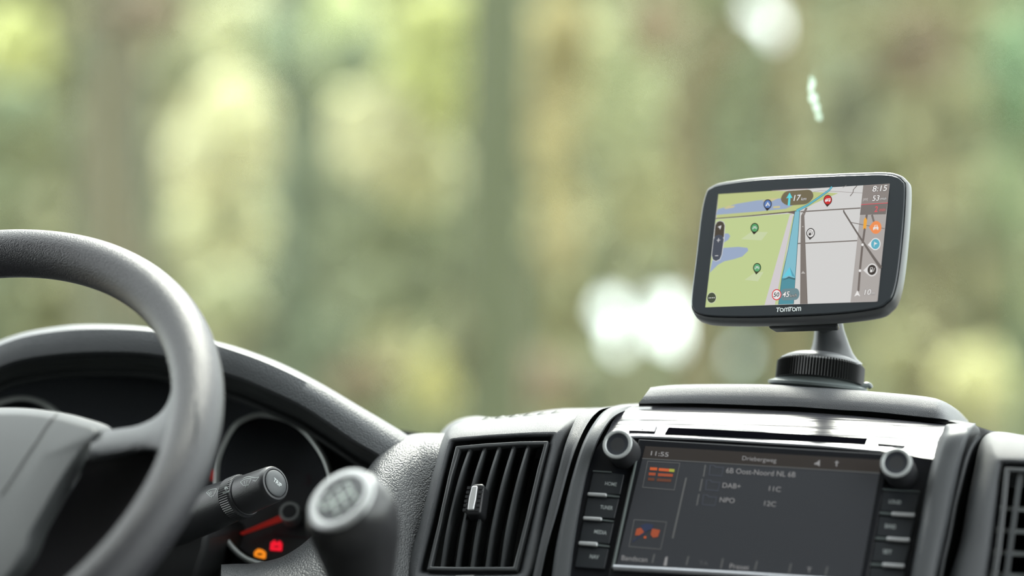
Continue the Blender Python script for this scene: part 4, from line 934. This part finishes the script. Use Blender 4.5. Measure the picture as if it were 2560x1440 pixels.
# ------------------------------------------------------------------ STEERING COLUMN COVER
sc_ = thing('steering_column_cover', P(430, 1600, 1.50), 'dark plastic shroud below the wiper stalk, behind the steering wheel', 'steering column cover')
def slab(name, poly, D, back, m, parent, lean=0):
    bm = bmesh.new(); f = [P(x, y, D + lean * (y - 1300)) for x, y in poly]
    a = [bm.verts.new(p) for p in f]; b = [bm.verts.new(p + FWD * back) for p in f]; n = len(f)
    bm.faces.new(a); bm.faces.new(list(reversed(b)))
    for i in range(n): bm.faces.new((a[i], a[(i + 1) % n], b[(i + 1) % n], b[i]))
    return mk(name, bm, m, parent, bevel=.004, seg=3)
slab('upper_shroud', [(250, 1330), (430, 1310), (500, 1322), (521, 1332), (516, 1370), (503, 1410), (490, 1450), (470, 1700), (200, 1700)], 1.535, .10, m_dark, sc_)
slab('lower_shroud', [(480, 1360), (522, 1350), (552, 1398), (556, 1440), (560, 1700), (440, 1700)], 1.575, .06, m_smooth, sc_)

# ------------------------------------------------------------------ WIPER STALK
tip = P(689, 1208, 1.478); ta = cdir(.735, .316, -.6).normalized()
st = thing('wiper_stalk', tip - ta * .10, 'black wiper stalk with ribbed ring and round trip button on its end', 'wiper stalk')
bm = bmesh.new(); lathe(bm, tip, ta, [(-.0285, .0128), (-.004, .0120), (-.0012, .0116), (0, .0108), (.0002, .0096), (-.0006, .0090)], 64); eb = mk('end_barrel', bm, mat('stalk plastic', (.030, .031, .034), .38, bump='noise', scale=1500, dist=.00008), st)
bm = bmesh.new(); lathe(bm, tip, ta, [(-.002, .0088), (.0004, .0087), (.0010, .0078), (.0012, .004), (.0012, .0001)], 48); bt = mk('trip_button', bm, mat('trip button', (.07, .075, .08), .5), st)
TPp = Pl(tip + ta * .0013, tip + ta * .0013 + cdir(.6, -.3, .5), tip + ta * .0013 + ta.cross(cdir(.6, -.3, .5))) if False else None
_o = tip + ta * .0013; _e = cdir(1, 0, 0); _e = (_e - ta * _e.dot(ta)).normalized(); TPp = Pl(_o, _o + _e, _o + ta.cross(_e))
bm = bmesh.new(); text_on(bm, TPp, 'TRIP', (684, 1198), (703, 1215), .0001, hpx=11, bold=True); mk('button_lettering', bm, m_white, bt, smooth=False, recalc=False)
bm = bmesh.new(); lathe(bm, tip, ta, [(-.0400, .0132), (-.0392, .0142), (-.0312, .0142), (-.0300, .0136), (-.0286, .0134)], 120, fn=lambda h, r, k: r + (.0005 if (k % 2 and -.0395 < h < -.0305) else 0)); rg = mk('ribbed_ring', bm, MATS['stalk plastic'], st, angle=25)
bm = bmesh.new(); lathe(bm, tip, ta, [(-.115, .0160), (-.060, .0150), (-.0402, .0138)], 64); br = mk('barrel', bm, MATS['stalk plastic'], st)
def k4(x, y): return (460 + .13889 * x, 1140 + .13889 * y)
def printed(ob, lines, dots, wd=.0004):
    bv = bvh_of(ob); bm = bmesh.new()
    for l in lines: stuck_line(bm, bv, [k4(*p) for p in l], wd, .0002, 10)
    for x, y, r in dots:
        try: stuck_poly(bm, bv, [k4(*p) for p in ell(x, y, r, r, 0, 14)])
        except Exception: pass
    mk('wiper_symbol', bm, mat('stalk print', (.40, .44, .43), .5), ob, smooth=False)
printed(br, [[(410, 660), (460, 620), (520, 600), (590, 595)], [(410, 660), (475, 730)], [(590, 595), (540, 715)], [(475, 730), (540, 715)], [(507, 722), (500, 757)], [(445, 650), (480, 705)], [(485, 640), (500, 700)]], [(622, 635, 22), (640, 450, 20)])
printed(eb, [[(1020, 470), (1090, 425), (1150, 410), (1215, 415)], [(1020, 470), (1075, 535)], [(1215, 415), (1165, 520)], [(1075, 535), (1165, 520)], [(1117, 525), (1110, 565)], [(1090, 450), (1105, 520)], [(1140, 440), (1135, 515)], [(1065, 408), (1110, 385), (1170, 375), (1240, 388), (1300, 395), (1352, 380)], [(1352, 380), (1295, 452)], [(1295, 452), (1240, 440)]], [])
printed(rg, [[(700, 668), (760, 650), (820, 632)]], [(760, 585, 30)], .0009)

# ------------------------------------------------------------------ GEAR LEVER
gd = 1.285
a1 = cdir(-.45, .65, -.61).normalized(); a2 = cdir(-.14, .93, -.33).normalized()
gt = P(852, 1249, gd)
gear = thing('gear_lever', P(930, 1900, gd + .06), 'blurred dark gear lever with silver-ringed shift pattern cap', 'gear lever')
R_ = [(852, 1249, 0, .0203, 0), (854, 1252, .0006, .0212, 0), (862, 1262, .004, .0242, .1), (875, 1282, .009, .0262, .3), (886, 1312, .015, .0266, .6), (893, 1350, .022, .0250, .85), (899, 1395, .028, .0222, 1), (904, 1440, .034, .0192, 1), (908, 1480, .038, .0172, 1)]
bm = bmesh.new(); rr = []
for x, y, dd, r, t in R_:
    ax = a1.lerp(a2, t).normalized(); U1, V1, _ = frame_from(ax, AR); c = P(x, y, gd + dd)
    rr.append([c + (U1 * math.cos(2 * PI * k / 56) + V1 * math.sin(2 * PI * k / 56)) * r for k in range(56)])
rings(bm, rr); kn_ = mk('gear_knob', bm, mat('gear knob', (.035, .035, .037), .3), gear, angle=70)
sb2 = kn_.modifiers.new('s', 'SUBSURF'); sb2.levels = 1; sb2.render_levels = 2
bm = bmesh.new(); lathe(bm, gt, a1, [(-.001, .0210), (.0006, .0206), (.0014, .0185), (.0010, .0158), (.0, .0152)], 64); mk('cap_ring', bm, mat('pale satin ring', (.50, .51, .51), .32, metal=.4), gear)
bm = bmesh.new(); lathe(bm, gt, a1, [(0, .0155), (.0003, .0154), (.0006, .008), (.0007, .0001)], 48); cap = mk('shift_cap', bm, mat('shift cap', (.04, .045, .05), .35), gear)
_u = cdir(.82, .57, 0); _u = (_u - a1 * _u.dot(a1)).normalized(); GP = Pl(gt + a1 * .0009, gt + a1 * .0009 + _u, gt + a1 * .0009 + a1.cross(_u)); _w = a1.cross(_u)
if _w.dot(AU) < 0: _w = -_w
bm = bmesh.new()
def gline(p, q, wd):
    a, b = [gt + a1 * .0011 + _u * v[0] + _w * v[1] for v in (p, q)]; n = a1.cross((b - a).normalized()) * wd / 2
    bm.faces.new([bm.verts.new(v) for v in (a - n, b - n, b + n, a + n)])
gline((-.0105, 0), (.0085, 0), .0022)
for x, lo in ((-.0105, .0005), (-.0048, -.0062), (.0015, -.0062), (.0078, -.0062)): gline((x, .0062 if x > -.009 else .005), (x, lo), .0020)
for x, y in ((-.0048, .0088), (.0015, .0088), (.0078, .0085), (-.0048, -.0088), (.0015, -.0088), (.0078, -.0085), (-.0105, .0070)):
    gline((x - .0014, y), (x + .0014, y), .0022)
mk('shift_pattern', bm, mat('shift print', (.55, .62, .58), .4), cap, smooth=False)
bm = bmesh.new(); lathe(bm, P(910, 1478, gd + .038), a2, [(-.012, .0185), (-.010, .0198), (-.002, .0198), (0, .0185)], 48); mk('chrome_collar', bm, m_chrome, gear)
bm = bmesh.new(); tube(bm, [P(910, 1480, gd + .04), P(922, 1700, gd + .05), P(930, 1900, gd + .06)], .008, 16); mk('shaft', bm, m_dark, gear)
# console the lever stands on
bm = bmesh.new(); box(bm, (-.62, 1.30, ZC - 1.21), (-.12, 1.66, P(930, 1900, gd + .06).z - .002)); mk('gear_console', bm, m_dark, dash, smooth=False, bevel=.02)

# ------------------------------------------------------------------ OUTSIDE: THE WOOD
LK = 1.02
def leafmat(name, rgb, var=.35):
    key = 'leaf ' + name
    if key in MATS: return MATS[key]
    m = bpy.data.materials.new(key); m.use_nodes = True; n = m.node_tree; n.nodes.clear()
    o = n.nodes.new('ShaderNodeOutputMaterial'); g = n.nodes.new('ShaderNodeNewGeometry'); d = n.nodes.new('ShaderNodeBsdfDiffuse'); t = n.nodes.new('ShaderNodeBsdfTranslucent'); mx = n.nodes.new('ShaderNodeMixShader')
    c = s2l(rgb); L_ = .3 * c[0] + .6 * c[1] + .1 * c[2]; c = (c[0] * 1.05, c[1], c[2] * .97); c = tuple(LK * (v * .64 + L_ * .36) for v in c[:3]) + (1,); mm = n.nodes.new('ShaderNodeMix'); mm.data_type = 'RGBA'  # greyed and paler, so the haze of the wood sits in the colour
    mm.inputs['A'].default_value = tuple(v * (1 - var) for v in c[:3]) + (1,); mm.inputs['B'].default_value = tuple(min(.95, v * (1 + var)) for v in c[:3]) + (1,)
    n.links.new(g.outputs['Random Per Island'], mm.inputs['Factor'])
    for s in (d, t): n.links.new(mm.outputs['Result'], s.inputs[0])
    mx.inputs[0].default_value = .45; n.links.new(d.outputs[0], mx.inputs[1]); n.links.new(t.outputs[0], mx.inputs[2]); n.links.new(mx.outputs[0], o.inputs[0])
    MATS[key] = m; return m
GZ = 0.0
def gp(px, D):
    p = P(px, 921, D); return Vector((p.x, p.y, GZ))
# gaps between the crowns through which the sky shows (directions seen from the road)
GAPS = [(1562, 845, 22), (1522, 772, 13), (1592, 748, 12), (1692, 765, 20), (1655, 820, 17), (1712, 845, 15), (1945, 66, 17), (1893, 25, 15), (1845, 878, 8)]
def in_gap(p, grow=0):
    v = p - CAM; d = v.dot(AF); x = 1280 + FPX * v.dot(AR) / d; y = 720 - FPX * v.dot(AU) / d
    for gx, gy, r in GAPS:
        if (x - gx) ** 2 + (y - gy) ** 2 < (r + grow) ** 2: return True
    return False
def leaves(bm, c, R3, n, sz, rs, gap=False, shell=.35):
    for _ in range(n):
        while True:
            q = Vector((rs.uniform(-1, 1), rs.uniform(-1, 1), rs.uniform(-1, 1))); l = q.length
            if shell < l < 1: break
        p = c + Vector((q.x * R3[0], q.y * R3[1], q.z * R3[2]))
        if gap and in_gap(p, sz * .34 / (p - CAM).length * FPX): continue
        a = Vector((rs.gauss(0, 1), rs.gauss(0, 1), rs.gauss(0, 1))).normalized(); b = a.orthogonal().normalized(); b = (b * math.cos(l * 99) + a.cross(b) * math.sin(l * 99))
        s = sz * rs.uniform(.6, 1.2); 
        try: bm.faces.new([bm.verts.new(p + a * s * .5), bm.verts.new(p + b * s * .3), bm.verts.new(p - a * s * .5), bm.verts.new(p - b * s * .3)])
        except ValueError: pass
m_bark = {}
def bark(rgb):
    k = str(rgb)
    if k not in m_bark: m_bark[k] = mat('bark ' + k, tuple(v * .5 for v in s2l(rgb)[:3]), .9, bump='noise', scale=12, dist=.03, var=-.3)
    return m_bark[k]
def trunk_bm(path, r0, r1, n=12):
    bm = bmesh.new(); q = cr(path, 26); tube(bm, q, lambda t: r0 + (r1 - r0) * t, n); return bm
def tree(px, D, wpx, col, label, clumps=(), lean=0, H=9, path=None, group=None, name='tree', extra=None):
    """a tree rooted D metres away; clumps of foliage = (px, py, rx, ry, D, n, colour)"""
    base = gp(px, D); t = thing(name, base, label, 'tree' if name == 'tree' else 'shrub', group)
    if wpx:
        r = wpx / 2 / FPX * D
        pth = path or [base, base + Vector((lean * .3, 0, H * .35)), base + Vector((lean * .6, .1, H * .65)), base + Vector((lean, 0, H))]
        mk('trunk', trunk_bm(pth, r * 1.08, r * .85), bark(col), t)
    for e in extra or (): mk('branch', trunk_bm(e[0], e[1], e[2]), bark(e[3] if len(e) > 3 else col), t)
    rs = random.Random(int(px * 7 + D))
    for (x, y, rx, ry, d, n, c) in clumps:
        bm = bmesh.new(); k = d / FPX; leaves(bm, P(x, y, d), (rx * k, max(rx, ry) * k * .7, ry * k), n, 15 * 10 / FPX * max(d, 8) * .14 * 4, rs, gap=True, shell=.0)
        if len(bm.faces): mk('foliage', bm, leafmat(str(c), c), t, smooth=False, recalc=False)
        else: bm.free()
    return t
# forest floor
bm = bmesh.new(); rs = random.Random(5); rr = []
for i in range(60):
    y = 3.2 + 2.2 * i * (1 + i * .02); row = []
    for j in range(50):
        x = -60 + 120 * j / 49; row.append(Vector((x - y * .25, y, GZ + .12 * math.sin(x * .7 + i) * min(1, y / 20) + rs.uniform(-.05, .05))))
    rr.append(row)
grid(bm, rr)
fm = mat('leaf litter floor', tuple(v * .6 for v in s2l((176, 164, 128))[:3]), .95, bump='noise', scale=3, dist=.1, var=-.35)
setp(mk('ground', bm, fm), kind='structure')
bm = bmesh.new(); box(bm, (-12, -12, -.12), (12, 3.3, -.02)); setp(mk('road', bm, mat('grey road', (.22, .22, .21), .9), smooth=False), kind='structure')

# distant wall of trees, each its own tree
base_cols = [(158, 172, 118), (168, 178, 128), (150, 166, 120), (176, 178, 122), (163, 176, 132)]
k = 0
for row, (D, n) in enumerate(((34, 12), (42, 14), (52, 16))):
    for i in range(n):
        px = -950 + (4460) * (i + .5 * (row % 2)) / (n - 1); b = gp(px, D); rs = random.Random(100 + k); c = base_cols[k % 5]
        t = thing('tree', b, 'blurred pale green tree deep in the wood, merged with its neighbours', 'tree', 'distant trees filling the wood')
        R = D * .052 + .4; bm = bmesh.new()
        for lv in range(4): leaves(bm, b + Vector((rs.uniform(-.4, .4), 0, .9 + lv * R * 1.15)), (R * 1.15, R * .7, R * .8), 520, .036 * D * .45, rs, gap=True, shell=0)
        mk('foliage', bm, leafmat('far' + str(k % 5), c, .22), t, smooth=False, recalc=False)
        mk('trunk', trunk_bm([b, b + Vector((0, 0, 3)), b + Vector((.2, 0, 6))], .13, .1, 8), bark((130, 124, 100)), t)
        k += 1
YG = (206, 216, 120); CRM = (218, 220, 168); YEL = (188, 181, 112); GRN = (140, 160, 118); OLV = (140, 145, 98); SAGE = (150, 172, 132); RED = (156, 142, 104); BRN = (146, 134, 104); PALE = (205, 212, 158)
# pale saplings between the trunks
tree(585, 17, 0, BRN, 'cream and pale green sapling between the brown trunk and the slim green trunk', [(580, 330, 105, 130, 17, 900, CRM), (500, 400, 70, 90, 17, 350, CRM), (600, 90, 100, 110, 18, 500, PALE), (560, 560, 110, 110, 18, 500, PALE)], extra=[([gp(585, 17), gp(585, 17) + Vector((0, 0, 3.2))], .04, .02)])
tree(960, 16, 0, OLV, 'bright yellow-green young tree left of the thick olive trunk', [(1070, 210, 105, 110, 16, 900, YG), (950, 330, 110, 120, 16, 900, CRM), (1090, 50, 100, 55, 16, 500, YG), (860, 90, 55, 150, 17, 400, (196, 212, 140)), (1040, 420, 100, 90, 16.5, 500, PALE), (880, 150, 60, 60, 15, 150, GRN)], extra=[([gp(960, 16), gp(960, 16) + Vector((0, 0, 3.4))], .04, .02)])
# named trees
b = gp(310, 11)
tree(292, 11, 165, (122, 124, 98), 'broad brown twin-stemmed trunk above the steering wheel', [(40, 110, 70, 90, 11, 260, YG), (30, 270, 60, 60, 12, 160, SAGE), (330, 30, 120, 60, 11, 220, BRN)], lean=-.15,
     extra=[([P(330, 60, 10.6), P(262, 300, 10.6), P(285, 560, 10.6), P(330, 760, 10.6)], .035, .05, (134, 122, 92)), ([gp(352, 12), P(352, 500, 12), P(345, 150, 12), P(350, -60, 12)], .05, .05, (120, 126, 112))])
tree(750, 14, 88, (112, 126, 98), 'slim grey-green trunk rising between two pale saplings', [(705, 120, 60, 110, 14, 160, SAGE)], lean=-.12)
tree(1225, 12, 165, (108, 116, 82), 'thick straight olive trunk left of the navigator', [(1175, 860, 60, 120, 12, 160, OLV)], lean=.12)
tree(1330, 15, 40, (130, 136, 104), 'thin olive trunk just right of the thick one', [(1320, 300, 45, 330, 15, 320, (160, 172, 122))])
tree(1405, 13, 30, (168, 156, 90), 'yellow-leaved tree with a thin trunk above the bright glints', [(1410, 100, 60, 120, 13, 260, YEL), (1380, 300, 50, 130, 13, 220, YEL), (1395, 560, 40, 110, 13, 160, YEL)])
tree(1580, 15, 34, (152, 150, 112), 'pale green tree behind the bright glints', [(1560, 200, 90, 200, 15, 420, (184, 196, 140)), (1610, 480, 80, 120, 15, 240, (176, 180, 118))])
tree(1735, 10, 0, (126, 116, 78), 'bent brown branchy tree curving down left of the navigator', [(1640, 60, 60, 70, 12, 90, RED)],
     extra=[([P(1830, 60, 10), P(1770, 150, 10), P(1715, 260, 10), P(1712, 370, 10), P(1738, 480, 10), P(1745, 700, 10), gp(1745, 10)], .07, .075)])
tree(1972, 11, 58, (140, 124, 80), 'straight tan trunk directly above the navigator', [(2005, 330, 30, 120, 11, 50, OLV)], lean=.05)
tree(2260, 13, 0, (140, 128, 92), 'reddish-brown leafy tree at upper right', [(2270, 110, 100, 90, 13, 420, RED), (2130, 280, 70, 110, 13, 180, (140, 148, 112)), (2150, 60, 90, 40, 12, 140, OLV)], extra=[([gp(2330, 13), P(2330, 500, 13), P(2290, 100, 13)], .03, .02), ([P(1990, 120, 10), P(2200, 60, 10), P(2420, -20, 10)], .02, .02, (150, 146, 98))])
tree(2530, 14, 0, (120, 150, 110), 'fresh green tree at the right edge of the view', [(2540, 190, 60, 170, 14, 420, (128, 168, 116)), (2520, 480, 60, 120, 14, 200, (150, 172, 116)), (2400, 620, 90, 60, 14, 160, OLV)], extra=[([gp(2560, 14), P(2555, 400, 14), P(2550, -60, 14)], .05, .04)])
# shrubs near the ground
tree(1075, 15, 0, OLV, 'yellow-green shrub above the instrument hood', [(1085, 950, 50, 60, 15, 300, (214, 216, 128)), (980, 880, 60, 50, 15, 160, (196, 198, 140))], name='shrub', extra=[([gp(1075, 15), gp(1075, 15) + Vector((0, 0, 1.2))], .02, .01)])
tree(760, 14, 0, OLV, 'sage green shrub behind the top of the hood', [(790, 860, 60, 60, 14, 240, (142, 160, 122)), (560, 760, 80, 70, 14, 200, (186, 196, 142))], name='shrub', extra=[([gp(760, 14), gp(760, 14) + Vector((0, 0, 1.2))], .02, .01)])
tree(2430, 15, 0, OLV, 'light yellow-green shrub above the right air vent', [(2440, 950, 70, 70, 15, 360, (212, 216, 148)), (2260, 900, 80, 60, 16, 200, (176, 180, 122))], name='shrub', extra=[([gp(2430, 15), gp(2430, 15) + Vector((0, 0, 1.2))], .02, .01)])
tree(1320, 13, 0, OLV, 'brownish shrub at the foot of the thick olive trunk', [(1330, 960, 100, 50, 13, 300, (172, 156, 122)), (900, 950, 70, 30, 14, 160, (160, 146, 108))], name='shrub', extra=[([gp(1320, 13), gp(1320, 13) + Vector((0, 0, 1))], .02, .01)])
